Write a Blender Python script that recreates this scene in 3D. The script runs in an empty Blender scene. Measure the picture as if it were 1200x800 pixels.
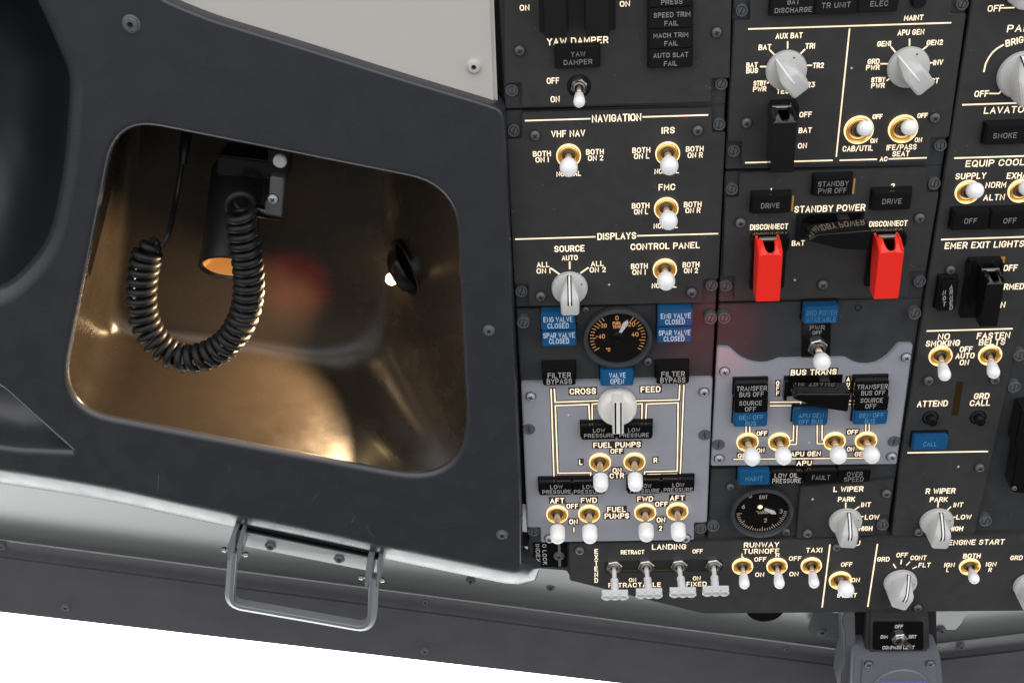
import bpy, bmesh, math, random
from mathutils import Vector, Matrix, Quaternion
random.seed(7)
SC = bpy.context.scene
COL = SC.collection
# ------------------------------------------------------------------ camera
FPX = 1380.0
PITCH = math.radians(35)
cam = bpy.data.cameras.new('camera'); camo = bpy.data.objects.new('camera', cam); COL.objects.link(camo)
cam.sensor_fit = 'HORIZONTAL'; cam.sensor_width = 36; cam.lens = FPX*36/1200
cam.clip_start = 0.01; cam.clip_end = 100
camo.location = (0, 0, 1.2); camo.rotation_euler = (math.pi/2+PITCH, 0, 0)
SC.camera = camo
CAMW = Matrix.Translation((0, 0, 1.2)) @ Matrix.Rotation(math.pi/2+PITCH, 4, 'X')
# ------------------------------------------------------------------ world: dim cabin behind, bright day ahead of the windscreen
w = bpy.data.worlds.new('World'); SC.world = w; w.use_nodes = True
nt = w.node_tree; N = nt.nodes; L = nt.links; N.clear()
def nd(t, **k):
    n = N.new(t)
    for a, b in k.items(): setattr(n, a, b)
    return n
def mrange(src, a, b, c, d):
    m = nd('ShaderNodeMapRange', interpolation_type='SMOOTHSTEP')
    m.inputs[1].default_value = a; m.inputs[2].default_value = b; m.inputs[3].default_value = c; m.inputs[4].default_value = d
    L.new(src, m.inputs[0]); return m.outputs[0]
def mul(a, b):
    m = nd('ShaderNodeMath', operation='MULTIPLY'); L.new(a, m.inputs[0]); L.new(b, m.inputs[1]); return m.outputs[0]
tc = nd('ShaderNodeTexCoord'); sx = nd('ShaderNodeSeparateXYZ'); L.new(tc.outputs['Generated'], sx.inputs[0])
fw = mrange(sx.outputs[1], .50, .70, 0, 1)
lo = mrange(sx.outputs[2], -.62, -.45, 0, 1)
hi = mrange(sx.outputs[2], .42, .60, 1, 0)
mask = mul(mul(fw, lo), hi)
aft = mrange(sx.outputs[1], .25, -.85, .10, 2.1)
side = mrange(sx.outputs[0], -1, 1, .95, 1.05)
dn = mrange(sx.outputs[2], -.95, -.55, .35, 1)
cabm = mul(mul(aft, side), dn)
bgA = nd('ShaderNodeBackground'); bgA.inputs[0].default_value = (.98, .985, 1, 1)
sA = nd('ShaderNodeMath', operation='MULTIPLY'); L.new(cabm, sA.inputs[0]); sA.inputs[1].default_value = 1.0
L.new(sA.outputs[0], bgA.inputs[1])
bgB = nd('ShaderNodeBackground'); bgB.inputs[0].default_value = (.97, 1, .99, 1); bgB.inputs[1].default_value = 5.2
mx = nd('ShaderNodeMixShader'); L.new(mask, mx.inputs[0]); L.new(bgA.outputs[0], mx.inputs[1]); L.new(bgB.outputs[0], mx.inputs[2])
wo = nd('ShaderNodeOutputWorld'); L.new(mx.outputs[0], wo.inputs[0])
vs = SC.view_settings; vs.view_transform = 'Standard'; vs.look = 'None'; vs.exposure = 0; vs.gamma = 1; vs.use_curve_mapping = False
SC.render.engine = 'CYCLES'; SC.cycles.use_denoising = True; SC.cycles.max_bounces = 6
# ------------------------------------------------------------------ overhead panel frame: u right, v up, w out of the panel
def toCam(x, y, z): return Vector((x, -y, -z)).normalized()
Vd = toCam(132.5, 2270, FPX)                 # down along the panel
Ul = toCam(-24960, 618, FPX)
Vv = -Vd
Uu = -(Ul - Vv*Ul.dot(Vv)).normalized()
Nn = Uu.cross(Vv).normalized()
def raydir(px, py): return Vector((px-600, -(py-400), -FPX))
O = raydir(850, 300)/FPX
def pp3(px, py, wv=0.0):
    d = raydir(px, py); t = ((O+Nn*wv).dot(Nn))/d.dot(Nn); q = d*t-O
    return Vector((q.dot(Uu), q.dot(Vv), wv))
O = O*(0.146/(pp3(857.6-.0475*300, 300).x-pp3(583.4+.056*300, 300).x))
def pp(px, py, wv=0.0):
    q = pp3(px, py, wv); return (q.x, q.y)
R3 = Matrix((Uu, Vv, Nn)).transposed()
MP = CAMW @ (Matrix.Translation(O) @ R3.to_4x4())
def mpp(px, py):                             # metres per pixel along u, v
    a = pp(px-5, py); b = pp(px+5, py); c = pp(px, py-5); d = pp(px, py+5)
    return (b[0]-a[0])/10, (c[1]-d[1])/10
# ------------------------------------------------------------------ materials
MATS = {}
def mat(name, col, rough=.5, metal=0, emis=None, es=0, noise=0, bump=0, scale=300, spec=.5, coat=0, aniso=0, scratch=0):
    if name in MATS: return MATS[name]
    m = bpy.data.materials.new(name); m.use_nodes = True
    nt = m.node_tree; b = nt.nodes['Principled BSDF']
    b.inputs['Base Color'].default_value = (*col, 1); b.inputs['Roughness'].default_value = rough
    b.inputs['Metallic'].default_value = metal; b.inputs['Specular IOR Level'].default_value = spec
    if coat: b.inputs['Coat Weight'].default_value = coat; b.inputs['Coat Roughness'].default_value = .08
    if emis:
        b.inputs['Emission Color'].default_value = (*emis, 1); b.inputs['Emission Strength'].default_value = es
        m.cycles.emission_sampling = 'NONE'
    if noise or bump or scratch:
        t = nt.nodes.new('ShaderNodeTexCoord'); n = nt.nodes.new('ShaderNodeTexNoise'); n.inputs['Scale'].default_value = scale; n.inputs['Detail'].default_value = 4
        if aniso:
            mp = nt.nodes.new('ShaderNodeMapping'); mp.inputs['Scale'].default_value = (.03, 1, 1)
            nt.links.new(t.outputs['Object'], mp.inputs[0]); nt.links.new(mp.outputs[0], n.inputs['Vector'])
        else: nt.links.new(t.outputs['Object'], n.inputs['Vector'])
        if noise:
            n2 = nt.nodes.new('ShaderNodeTexNoise'); n2.inputs['Scale'].default_value = scale*.06; n2.inputs['Detail'].default_value = 5
            nt.links.new(t.outputs['Object'], n2.inputs['Vector'])
            ad = nt.nodes.new('ShaderNodeMath'); ad.operation = 'ADD'; nt.links.new(n.outputs[0], ad.inputs[0]); nt.links.new(n2.outputs[0], ad.inputs[1])
            mr = nt.nodes.new('ShaderNodeMapRange'); mr.inputs[1].default_value = .6; mr.inputs[2].default_value = 1.4
            mr.inputs[3].default_value = 1-noise; mr.inputs[4].default_value = 1+noise; nt.links.new(ad.outputs[0], mr.inputs[0])
            mm = nt.nodes.new('ShaderNodeVectorMath'); mm.operation = 'SCALE'; mm.inputs[0].default_value = col; nt.links.new(mr.outputs[0], mm.inputs['Scale'])
            nt.links.new(mm.outputs[0], b.inputs['Base Color'])
            rr = nt.nodes.new('ShaderNodeMapRange'); rr.inputs[1].default_value = .3; rr.inputs[2].default_value = .7
            rr.inputs[3].default_value = rough-.06; rr.inputs[4].default_value = rough+.06; nt.links.new(n2.outputs[0], rr.inputs[0]); nt.links.new(rr.outputs[0], b.inputs['Roughness'])
        if bump:
            bp = nt.nodes.new('ShaderNodeBump'); bp.inputs['Strength'].default_value = bump; bp.inputs['Distance'].default_value = .0004
            nt.links.new(n.outputs[0], bp.inputs['Height']); nt.links.new(bp.outputs[0], b.inputs['Normal'])
    MATS[name] = m; return m
M_PANEL = mat('panel_paint', (.028, .028, .029), .5, noise=.12, bump=.12, scale=1500)
M_FLANGE = mat('flange_paint', (.029, .031, .034), .5, noise=.15, bump=.1, scale=1200)
M_GREY = mat('grey_panel_paint', (.275, .28, .312), .5, noise=.05, bump=.1, scale=1500)
M_BLACK = mat('black_plastic', (.0035, .0035, .0035), .2)
M_VOID = mat('dark_gap', (.004, .004, .004), .8)
M_GLOSS = mat('gloss_black', (.004, .004, .004), .06)
M_CAP = mat('lamp_cap_black', (.0045, .004, .004), .15)
M_BLUE = mat('lamp_cap_blue', (.006, .075, .19), .3)
M_RED = mat('guard_red', (.78, .022, .012), .28)
M_KNOB = mat('knob_grey', (.46, .455, .445), .42, noise=.03, scale=800)
M_KNOBW = mat('knob_ivory', (.66, .65, .60), .35)
M_TIP = mat('tip_white', (.80, .80, .82), .4)
M_TEXT = mat('lit_legend', (.6, .5, .4), .5, emis=(1, .80, .55), es=1.15)
M_LINE = mat('lit_line', (.6, .5, .4), .5, emis=(1, .76, .48), es=.95)
M_DIM = mat('caption_grey', (.25, .245, .24), .6)
M_CAPTB = mat('caption_pale', (.30, .40, .50), .6)
M_PRINT = mat('printed_white', (.55, .55, .55), .6)
M_BACK = mat('legend_backing', (.02, .018, .016), .6)
M_ORANGE = mat('dial_amber', (.5, .25, .08), .6, emis=(1, .45, .14), es=.20)
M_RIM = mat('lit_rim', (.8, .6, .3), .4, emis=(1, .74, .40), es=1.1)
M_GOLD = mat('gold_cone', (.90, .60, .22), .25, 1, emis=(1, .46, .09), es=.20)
M_STEEL = mat('steel', (.55, .53, .50), .25, 1)
M_DSTEEL = mat('dark_steel', (.20, .19, .18), .35, 1)
M_LEVER = mat('lever_metal', (.70, .58, .46), .28, .8)
M_SCREW = mat('screw_black', (.085, .087, .092), .38, 0)
M_SCREWG = mat('screw_grey', (.36, .37, .40), .4, .3)
M_SLOT = mat('screw_slot', (.005, .005, .005), .8)
M_TRIM = mat('trim_paint', (.0275, .0285, .0335), .28, noise=.03, bump=.05, scale=900)
M_LINER = mat('ceiling_paint', (.48, .458, .43), .6, noise=.02, bump=.06, scale=900)
M_RECESS = mat('recess_metal', (.021, .0168, .0125), .26, .10, noise=.02, bump=.05, scale=700)
M_LEDGE = mat('ledge_metal', (.22, .225, .225), .30, .7, noise=.0, bump=.03, scale=500)
M_FRAME = mat('frame_paint', (.062, .060, .068), .5, noise=.08, bump=.06, scale=700)
M_RUBBER = mat('cord_rubber', (.007, .007, .0075), .42, spec=.22)
M_PADDLE = mat('paddle_grey', (.52, .52, .52), .18)
M_BARREL = mat('barrel_black', (.008, .008, .008), .4)
M_HANDLE = mat('handle_grey', (.19, .20, .215), .38, .3)
M_BULB = mat('bulb_glow', (1, .8, .5), .4, emis=(1, .72, .36), es=40)
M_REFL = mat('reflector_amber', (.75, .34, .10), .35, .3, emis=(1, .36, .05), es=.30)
M_NEEDLE = mat('needle_white', (.5, .5, .5), .5)
M_COMP = mat('compass_grey', (.115, .12, .14), .5, noise=.05, scale=700)
M_GLASS = mat('dial_black', (.006, .005, .005), .12)
M_BRACK = mat('bracket_grey', (.11, .115, .12), .4, .3, noise=.06, scale=500)
M_BRASS = mat('slot_brass', (.10, .06, .02), .3, .8)
M_VIOLET = mat('violet_line', (.12, .10, .40), .5)
for m_ in (M_TEXT, M_LINE):
    nt_ = m_.node_tree; b_ = nt_.nodes['Principled BSDF']; t_ = nt_.nodes.new('ShaderNodeTexCoord'); n_ = nt_.nodes.new('ShaderNodeTexNoise'); n_.inputs['Scale'].default_value = 90
    r_ = nt_.nodes.new('ShaderNodeMapRange'); r_.inputs[1].default_value = .3; r_.inputs[2].default_value = .7; es_ = b_.inputs['Emission Strength'].default_value; r_.inputs[3].default_value = es_*.72; r_.inputs[4].default_value = es_*1.15
    nt_.links.new(t_.outputs['Object'], n_.inputs['Vector']); nt_.links.new(n_.outputs[0], r_.inputs[0]); nt_.links.new(r_.outputs[0], b_.inputs['Emission Strength'])
nt_ = M_TIP.node_tree; b_ = nt_.nodes['Principled BSDF']; i_ = nt_.nodes.new('ShaderNodeObjectInfo'); r_ = nt_.nodes.new('ShaderNodeMix'); r_.data_type = 'RGBA'
r_.inputs[6].default_value = (.82, .82, .85, 1); r_.inputs[7].default_value = (.76, .75, .72, 1); nt_.links.new(i_.outputs['Random'], r_.inputs[0]); nt_.links.new(r_.outputs[2], b_.inputs['Base Color'])
def dust(m_, sc_, th, col):
    nt_ = m_.node_tree; b_ = nt_.nodes['Principled BSDF']; t_ = nt_.nodes.new('ShaderNodeTexCoord'); v_ = nt_.nodes.new('ShaderNodeTexVoronoi'); v_.inputs['Scale'].default_value = sc_
    c_ = nt_.nodes.new('ShaderNodeSeparateColor'); nt_.links.new(t_.outputs['Object'], v_.inputs['Vector']); nt_.links.new(v_.outputs['Color'], c_.inputs[0])
    a_ = nt_.nodes.new('ShaderNodeMath'); a_.operation = 'LESS_THAN'; a_.inputs[1].default_value = .16; nt_.links.new(v_.outputs['Distance'], a_.inputs[0])
    g_ = nt_.nodes.new('ShaderNodeMath'); g_.operation = 'GREATER_THAN'; g_.inputs[1].default_value = th; nt_.links.new(c_.outputs[0], g_.inputs[0])
    m2 = nt_.nodes.new('ShaderNodeMath'); m2.operation = 'MULTIPLY'; nt_.links.new(a_.outputs[0], m2.inputs[0]); nt_.links.new(g_.outputs[0], m2.inputs[1])
    x_ = nt_.nodes.new('ShaderNodeMix'); x_.data_type = 'RGBA'; nt_.links.new(m2.outputs[0], x_.inputs[0]); x_.inputs[7].default_value = (*col, 1)
    o_ = b_.inputs['Base Color']
    if o_.is_linked: nt_.links.new(o_.links[0].from_socket, x_.inputs[6])
    else: x_.inputs[6].default_value = o_.default_value
    nt_.links.new(x_.outputs[2], o_)
for m_ in (M_PANEL, M_FLANGE): dust(m_, 420, .985, (.14, .135, .13))
# ------------------------------------------------------------------ mesh helpers
class MB:
    def __init__(s): s.v = []; s.f = []; s.m = []; s.mats = []
    def mi(s, m):
        if m not in s.mats: s.mats.append(m)
        return s.mats.index(m)
    def add(s, vs, fs, m):
        o = len(s.v); k = s.mi(m); s.v += [tuple(x) for x in vs]
        for f in fs: s.f.append([i+o for i in f]); s.m.append(k)
    def box(s, a, b, m):
        x0, y0, z0 = a; x1, y1, z1 = b
        s.add([(x0, y0, z0), (x1, y0, z0), (x1, y1, z0), (x0, y1, z0), (x0, y0, z1), (x1, y0, z1), (x1, y1, z1), (x0, y1, z1)],
              [(3, 2, 1, 0), (4, 5, 6, 7), (0, 1, 5, 4), (1, 2, 6, 5), (2, 3, 7, 6), (3, 0, 4, 7)], m)
    def lathe(s, prof, m, n=24, c=(0, 0, 0), cap0=True, cap1=True, ax=None):
        q = Quaternion() if ax is None else Vector((0, 0, 1)).rotation_difference(Vector(ax))
        c = Vector(c); vs = []
        for r, z in prof:
            for i in range(n):
                a = 2*math.pi*i/n; vs.append(c+q @ Vector((r*math.cos(a), r*math.sin(a), z)))
        fs = []
        for k in range(len(prof)-1):
            for i in range(n):
                j = (i+1) % n; fs.append((k*n+i, k*n+j, (k+1)*n+j, (k+1)*n+i))
        if cap0: fs.append(tuple(reversed(range(n))))
        if cap1: fs.append(tuple((len(prof)-1)*n+i for i in range(n)))
        s.add(vs, fs, m)
    def prism(s, poly, z0, z1, m, ztop=None):
        n = len(poly); area = sum(poly[i][0]*poly[(i+1) % n][1]-poly[(i+1) % n][0]*poly[i][1] for i in range(n))
        if area < 0: poly = poly[::-1]
        vs = [(p[0], p[1], z0) for p in poly]+[(p[0], p[1], z1) for p in poly]
        fs = [tuple(reversed(range(n))), tuple(range(n, 2*n))]+[(i, (i+1) % n, n+(i+1) % n, n+i) for i in range(n)]
        s.add(vs, fs, m)
    def tube(s, pts, r, m, n=8, closed=False, cap=True):
        pts = [Vector(p) for p in pts]; K = len(pts); vs = []; up = None
        for i, p in enumerate(pts):
            t = (pts[min(i+1, K-1)]-pts[max(i-1, 0)]).normalized()
            if up is None: up = t.orthogonal().normalized()
            up = (up-t*up.dot(t)).normalized(); b = t.cross(up)
            rr = r[i] if isinstance(r, (list, tuple)) else r
            for k in range(n):
                a = 2*math.pi*k/n; vs.append(p+(up*math.cos(a)+b*math.sin(a))*rr)
        fs = []
        for i in range(K-1):
            for k in range(n):
                j = (k+1) % n; fs.append((i*n+k, i*n+j, (i+1)*n+j, (i+1)*n+k))
        if cap: fs.append(tuple(reversed(range(n)))); fs.append(tuple((K-1)*n+k for k in range(n)))
        s.add(vs, fs, m)
    def ribbon(s, pts, wd, z, h, m, closed=False):
        """flat ridge along a 2D polyline: mitred, slightly raised"""
        P = [Vector((p[0], p[1])) for p in pts]
        if closed and (P[0]-P[-1]).length < 1e-9: P = P[:-1]
        K = len(P); vs = []
        if not closed:
            P[0] = P[0]-(P[1]-P[0]).normalized()*wd*.45; P[-1] = P[-1]+(P[-1]-P[-2]).normalized()*wd*.45
        for i in range(K):
            a = P[i]-P[i-1] if (i > 0 or closed) else P[1]-P[0]
            b = P[(i+1) % K]-P[i] if (i < K-1 or closed) else P[-1]-P[-2]
            a = a.normalized(); b = b.normalized(); na = Vector((-a.y, a.x)); nb = Vector((-b.y, b.x)); mn = na+nb
            if mn.length < .2: mn = na
            mn.normalize(); sc = min(1.6, 1/max(.3, mn.dot(na)))
            for t, zz in ((-.5, 0), (-.3, h), (.3, h), (.5, 0)):
                q = P[i]+mn*wd*t*sc; vs.append((q.x, q.y, z+zz))
        fs = []
        for i in range(K if closed else K-1):
            j = (i+1) % K
            for k in range(3): fs.append((i*4+k+1, i*4+k, j*4+k, j*4+k+1))
        if not closed: fs.append((3, 2, 1, 0)); fs.append(((K-1)*4, (K-1)*4+1, (K-1)*4+2, (K-1)*4+3))
        s.add(vs, fs, m)
    def mesh(s, name, bevel=0, seg=2, smooth=35, limit=30):
        me = bpy.data.meshes.new(name); me.from_pydata(s.v, [], s.f)
        for m in s.mats: me.materials.append(m)
        for p, k in zip(me.polygons, s.m): p.material_index = k
        if bevel:
            bm = bmesh.new(); bm.from_mesh(me)
            es = [e for e in bm.edges if len(e.link_faces) == 2 and e.calc_face_angle(0) > math.radians(limit)]
            bmesh.ops.bevel(bm, geom=es, offset=bevel, segments=seg, affect='EDGES', clamp_overlap=True)
            bm.to_mesh(me); bm.free()
        if smooth:
            for p in me.polygons: p.use_smooth = True
            me.set_sharp_from_angle(angle=math.radians(smooth))
        me.validate(); return me
def ob(name, me, parent=None, loc=(0, 0, 0), q=None, sc=1, label=None):
    o = bpy.data.objects.new(name, me); COL.objects.link(o)
    if parent is not None: o.parent = parent
    o.location = loc
    if q is not None: o.rotation_mode = 'QUATERNION'; o.rotation_quaternion = q
    o.scale = (sc, sc, sc)
    if label: o['label'] = label
    return o
class Thing:
    """an Empty lying in the overhead-panel frame at (u, v); children use coordinates relative to it"""
    def __init__(s, name, label, cat, px, py, wv=0, group=None, kind=None):
        u, v = pp(px, py, wv); s.c = Vector((u, v, 0))
        s.o = bpy.data.objects.new(name, None); COL.objects.link(s.o); s.o.empty_display_size = .02
        s.o.matrix_world = MP @ Matrix.Translation(s.c)
        s.o['label'] = label; s.o['category'] = cat
        if group: s.o['group'] = group
        if kind: s.o['kind'] = kind
    def P(s, px, py, wv=0): return pp3(px, py, wv)-s.c
    def P2(s, px, py, wv=0):
        q = s.P(px, py, wv); return (q.x, q.y)
# ------------------------------------------------------------------ engraved stroke lettering
G = {
'A': (4, [[(0,0),(2,6),(4,0)],[(.75,2),(3.25,2)]]), 'B': (3.8, [[(0,0),(0,6),(2.5,6),(3.4,5.5),(3.4,3.8),(2.5,3.2),(0,3.2)],[(2.4,3.2),(3.8,2.5),(3.8,.7),(2.7,0),(0,0)]]),
'C': (4, [[(4,4.4),(3.2,5.7),(2,6),(.8,5.7),(0,4.4),(0,1.6),(.8,.3),(2,0),(3.2,.3),(4,1.6)]]), 'D': (4, [[(0,0),(0,6),(2.4,6),(3.6,5.2),(4,4),(4,2),(3.6,.8),(2.4,0),(0,0)]]),
'E': (3.5, [[(3.5,6),(0,6),(0,0),(3.5,0)],[(0,3.1),(2.9,3.1)]]), 'F': (3.4, [[(3.4,6),(0,6),(0,0)],[(0,3.1),(2.8,3.1)]]),
'G': (4, [[(4,4.6),(3.2,5.7),(2,6),(.8,5.7),(0,4.4),(0,1.6),(.8,.3),(2,0),(3.2,.3),(4,1.6),(4,2.8),(2.3,2.8)]]), 'H': (4, [[(0,0),(0,6)],[(4,0),(4,6)],[(0,3.1),(4,3.1)]]),
'I': (0, [[(0,0),(0,6)]]), 'J': (3, [[(3,6),(3,1.4),(2.2,.2),(1,0),(0,1)]]), 'K': (3.9, [[(0,0),(0,6)],[(3.8,6),(0,2.3)],[(1.3,3.5),(3.9,0)]]), 'L': (3.2, [[(0,6),(0,0),(3.2,0)]]),
'M': (4.6, [[(0,0),(0,6),(2.3,1.8),(4.6,6),(4.6,0)]]), 'N': (4, [[(0,0),(0,6),(4,0),(4,6)]]), 'O': (4.2, [[(2.1,0),(3.4,.3),(4.2,1.6),(4.2,4.4),(3.4,5.7),(2.1,6),(.8,5.7),(0,4.4),(0,1.6),(.8,.3),(2.1,0)]]),
'P': (3.7, [[(0,0),(0,6),(2.6,6),(3.7,5.3),(3.7,3.5),(2.6,2.8),(0,2.8)]]), 'Q': (4.2, [[(2.1,0),(3.4,.3),(4.2,1.6),(4.2,4.4),(3.4,5.7),(2.1,6),(.8,5.7),(0,4.4),(0,1.6),(.8,.3),(2.1,0)],[(2.6,1.6),(4.3,-.3)]]),
'R': (3.8, [[(0,0),(0,6),(2.6,6),(3.7,5.3),(3.7,3.5),(2.6,2.8),(0,2.8)],[(2.1,2.8),(3.8,0)]]), 'S': (3.8, [[(3.7,4.7),(2.9,5.8),(1.9,6),(.8,5.7),(.1,4.7),(.4,3.6),(3.4,2.4),(3.8,1.4),(3,.3),(1.9,0),(.7,.3),(0,1.3)]]),
'T': (3.8, [[(0,6),(3.8,6)],[(1.9,6),(1.9,0)]]), 'U': (4, [[(0,6),(0,1.6),(.8,.3),(2,0),(3.2,.3),(4,1.6),(4,6)]]), 'V': (4, [[(0,6),(2,0),(4,6)]]), 'W': (5.4, [[(0,6),(1.3,0),(2.7,5),(4.1,0),(5.4,6)]]),
'X': (4, [[(0,0),(4,6)],[(0,6),(4,0)]]), 'Y': (4, [[(0,6),(2,3),(4,6)],[(2,3),(2,0)]]), 'Z': (4, [[(0,6),(4,6),(0,0),(4,0)]]),
'0': (3.8, [[(1.9,0),(3.1,.3),(3.8,1.6),(3.8,4.4),(3.1,5.7),(1.9,6),(.7,5.7),(0,4.4),(0,1.6),(.7,.3),(1.9,0)]]), '1': (0, [[(0,0),(0,6)]]), '2': (3.6, [[(0,4.7),(.7,5.7),(1.8,6),(3,5.6),(3.5,4.5),(3,3.2),(0,0),(3.6,0)]]),
'3': (3.6, [[(0,6),(3.4,6),(1.6,3.7),(3,3.4),(3.6,2.3),(3.5,1.2),(2.6,.2),(1.5,0),(0,.8)]]), '4': (3.8, [[(2.8,0),(2.8,6),(0,1.7),(3.8,1.7)]]), '6': (3.6, [[(3,6),(.8,3.8),(0,1.8),(.8,.3),(1.8,0),(3,.4),(3.6,1.8),(3,3.3),(1.6,3.6),(.4,2.9)]]),
'/': (3, [[(0,-.4),(3,6.4)]]), '-': (2.2, [[(0,3),(2.2,3)]]), '+': (2.4, [[(0,3),(2.4,3)],[(1.2,1.8),(1.2,4.2)]]), 'o': (1.6, [[(.8,4.4),(1.6,5.2),(.8,6),(0,5.2),(.8,4.4)]]), 'x': (2.6, [[(0,0),(2.6,3.6)],[(0,3.6),(2.6,0)]]), '.': (0, [[(0,0),(0,.3)]]),
}
def layout(txt):
    x = 0; out = []; first = True
    for ch in txt:
        if ch == ' ': x += 3.0; continue
        wd, st = G[ch]
        if not first: x += 2.25
        out.append((x, st)); x += wd; first = False
    return x, out
def put(mb, txt, u0, u1, vc, hv, z, m, stroke=None, rot=0, thick=.00018):
    """write txt between u0 and u1 at height vc; rot=90 reads downwards (u0,u1 then run along -v)"""
    W, gl = layout(txt); s = stroke or hv*.165; hh = hv-s
    if W < .1: cx = (u0+u1)/2; sxx = 0
    else: sxx = (abs(u1-u0)-s)/W
    c = Vector(((u0+u1)/2, vc))
    k = 0
    for x0, strokes in gl:
        for st in strokes:
            pts = []
            for (x, y) in st:
                a = ((x0+x)-W/2)*sxx; b = (y/6-.5)*hh
                p = c+(Vector((a, b)) if rot == 0 else (Vector((b, -a)) if rot == 90 else Vector((a*math.cos(rot)-b*math.sin(rot), a*math.sin(rot)+b*math.cos(rot)))))
                pts.append((p.x, p.y))
            cl = len(st) > 3 and st[0] == st[-1]
            mb.ribbon(pts, s, z, thick+.00002*(k % 4), m, closed=cl); k += 1
def text(T, txt, x0, x1, y, h, wv=0, m=None, box=False, name='legend', bold=1, label=None, rot=0):
    m = m or M_TEXT; xm = (x0+x1)/2; mb = MB()
    u0 = T.P(x0, y, wv).x; u1 = T.P(x1, y, wv).x; c = T.P(xm, y, wv)
    hv = (T.P(xm, y-h/2, wv).y-T.P(xm, y+h/2, wv).y)*.90
    su, sv = mpp(xm, y)
    st = max(.155*hv, .00062)*bold
    if rot: put(mb, txt, u0, u1, c.y, hv, wv+.0003, m, st, rot)
    else: put(mb, txt, u0, u1, c.y, hv, wv+(.0003 if box else .0001), m, st)
    if box:
        g = .0009; mb.box((u0-g, c.y-hv/2-g, wv-.0005), (u1+g, c.y+hv/2+g, wv+.00012), M_BACK)
    return ob(name, mb.mesh(name, smooth=0), T.o, label=label or ('backlit lettering reading '+txt if m is M_TEXT else None))
def stack(T, txt, x, y0, y1, h, wv=0, m=None, box=False, wpx=None, parent=None, dx=0):
    """upright letters stacked one above the other"""
    m = m or M_TEXT; mb = MB(); n = len(txt)
    for i, ch in enumerate(txt):
        if ch == ' ': continue
        y = y0+(y1-y0)*i/(n-1); xx = x+dx*i; q = T.P(xx, y, wv); hv = T.P(xx, y-h/2, wv).y-T.P(xx, y+h/2, wv).y
        hw = (T.P(xx+(wpx or h*.75)/2, y, wv).x-q.x)
        if ch == 'I': hw = .0004
        put(mb, ch, q.x-hw, q.x+hw, q.y, hv, wv+.0003, m, max(.15*hv, .0006))
        if box: mb.box((q.x-hw-.0008, q.y-hv/2-.0008, wv-.0005), (q.x+hw+.0008, q.y+hv/2+.0008, wv+.00012), M_BACK)
    return ob('legend', mb.mesh('legend', smooth=0), T.o, label='backlit lettering reading '+txt+' downwards')
def line(T, pts, wpx=1.8, wv=0, m=None, back=False, name='legend_line'):
    mb = MB(); P = [T.P2(x, y, wv) for x, y in pts]; su, sv = mpp(*pts[0])
    wd = wpx*su
    mb.ribbon(P, wd, wv+(.0003 if back else .0001), .0002, m or M_LINE)
    if back: mb.ribbon(P, wd*2.3, wv+.00003, .0001, M_BACK)
    return ob(name, mb.mesh(name, smooth=0), T.o)
# ------------------------------------------------------------------ shared hardware meshes (unit radius 1 m scaled per copy, or real size)
def hw_phillips(dark):
    mb = MB(); m = M_SCREW if dark else M_SCREWG
    mb.lathe([(1, -.3), (1, .22), (.93, .42), (.75, .58), (.45, .68), (0.02, .70)], m, 20)
    for a in (0, 1):
        if a: mb.box((-.5, -.12, .3), (.5, .12, .725), M_SLOT)
        else: mb.box((-.12, -.5, .3), (.12, .5, .735), M_SLOT)
    mb.lathe([(1.16, 0), (1.16, .03), (1.0, .05)], M_SLOT, 20, cap0=False, cap1=False)
    return mb.mesh('screw', smooth=40)
def hw_dzus(tall):
    mb = MB(); t = 1.35 if tall else .62
    mb.lathe([(1, -.6), (1, t-.1), (.95, t), (.78, t), (.72, t-.1), (.72, t-.32), (.02, t-.30)], M_SCREW, 28)
    mb.lathe([(.62, t-.4), (.62, t-.14), (.55, t-.07), (.02, t-.05)], M_SCREW, 24)
    mb.box((-.08, -.6, t-.4), (.08, .6, t-.035), M_SLOT)
    if tall:
        for i in range(28):
            a = 2*math.pi*i/28; mb.box((math.cos(a)*.99-.04, math.sin(a)*.99-.04, -.3), (math.cos(a)*.99+.04, math.sin(a)*.99+.04, t-.22), M_SCREW)
    return mb.mesh('fastener', smooth=40)
def hw_socket(m):
    mb = MB(); mb.lathe([(1.25, -.2), (1.25, .10), (1.1, .16), (1.0, .17), (1, .42), (.85, .6), (.45, .66), (.42, .66), (.40, .3), (.02, .3)], m, 24)
    mb.lathe([(.40, .31), (.02, .315)], M_SLOT, 6, cap0=False)
    return mb.mesh('socket_screw', smooth=40)
H_PD = hw_phillips(True); H_PG = hw_phillips(False); H_DZ = hw_dzus(False); H_DZT = hw_dzus(True)
H_SK = hw_socket(M_SCREW); H_SKW = hw_socket(M_LINER)
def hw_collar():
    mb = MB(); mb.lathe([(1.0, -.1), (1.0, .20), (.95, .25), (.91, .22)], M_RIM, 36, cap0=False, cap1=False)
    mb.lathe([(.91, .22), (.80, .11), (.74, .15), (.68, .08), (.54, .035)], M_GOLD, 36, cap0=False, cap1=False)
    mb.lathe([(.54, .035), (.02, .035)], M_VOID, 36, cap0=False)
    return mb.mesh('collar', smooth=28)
def hw_bush():
    mb = MB(); mb.lathe([(.50, .03), (.50, .20), (.45, .30), (.36, .30), (.32, .22), (.30, .06), (.02, .05)], M_DSTEEL, 24, cap0=False)
    return mb.mesh('bushing', smooth=35)
def hw_nut(hexn=True):
    mb = MB(); mb.lathe([(1, 0), (1, .38), (.92, .46), (.72, .46)], M_STEEL, 6, cap0=False, cap1=False)
    mb.lathe([(.80, .40), (.80, .55), (.70, .75), (.52, .78), (.45, .6), (.42, .3), (.02, .3)], M_STEEL, 24, cap0=False)
    mb.lathe([(.42, .33), (.02, .33)], M_VOID, 16, cap0=False)
    return mb.mesh('nut', smooth=35)
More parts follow.
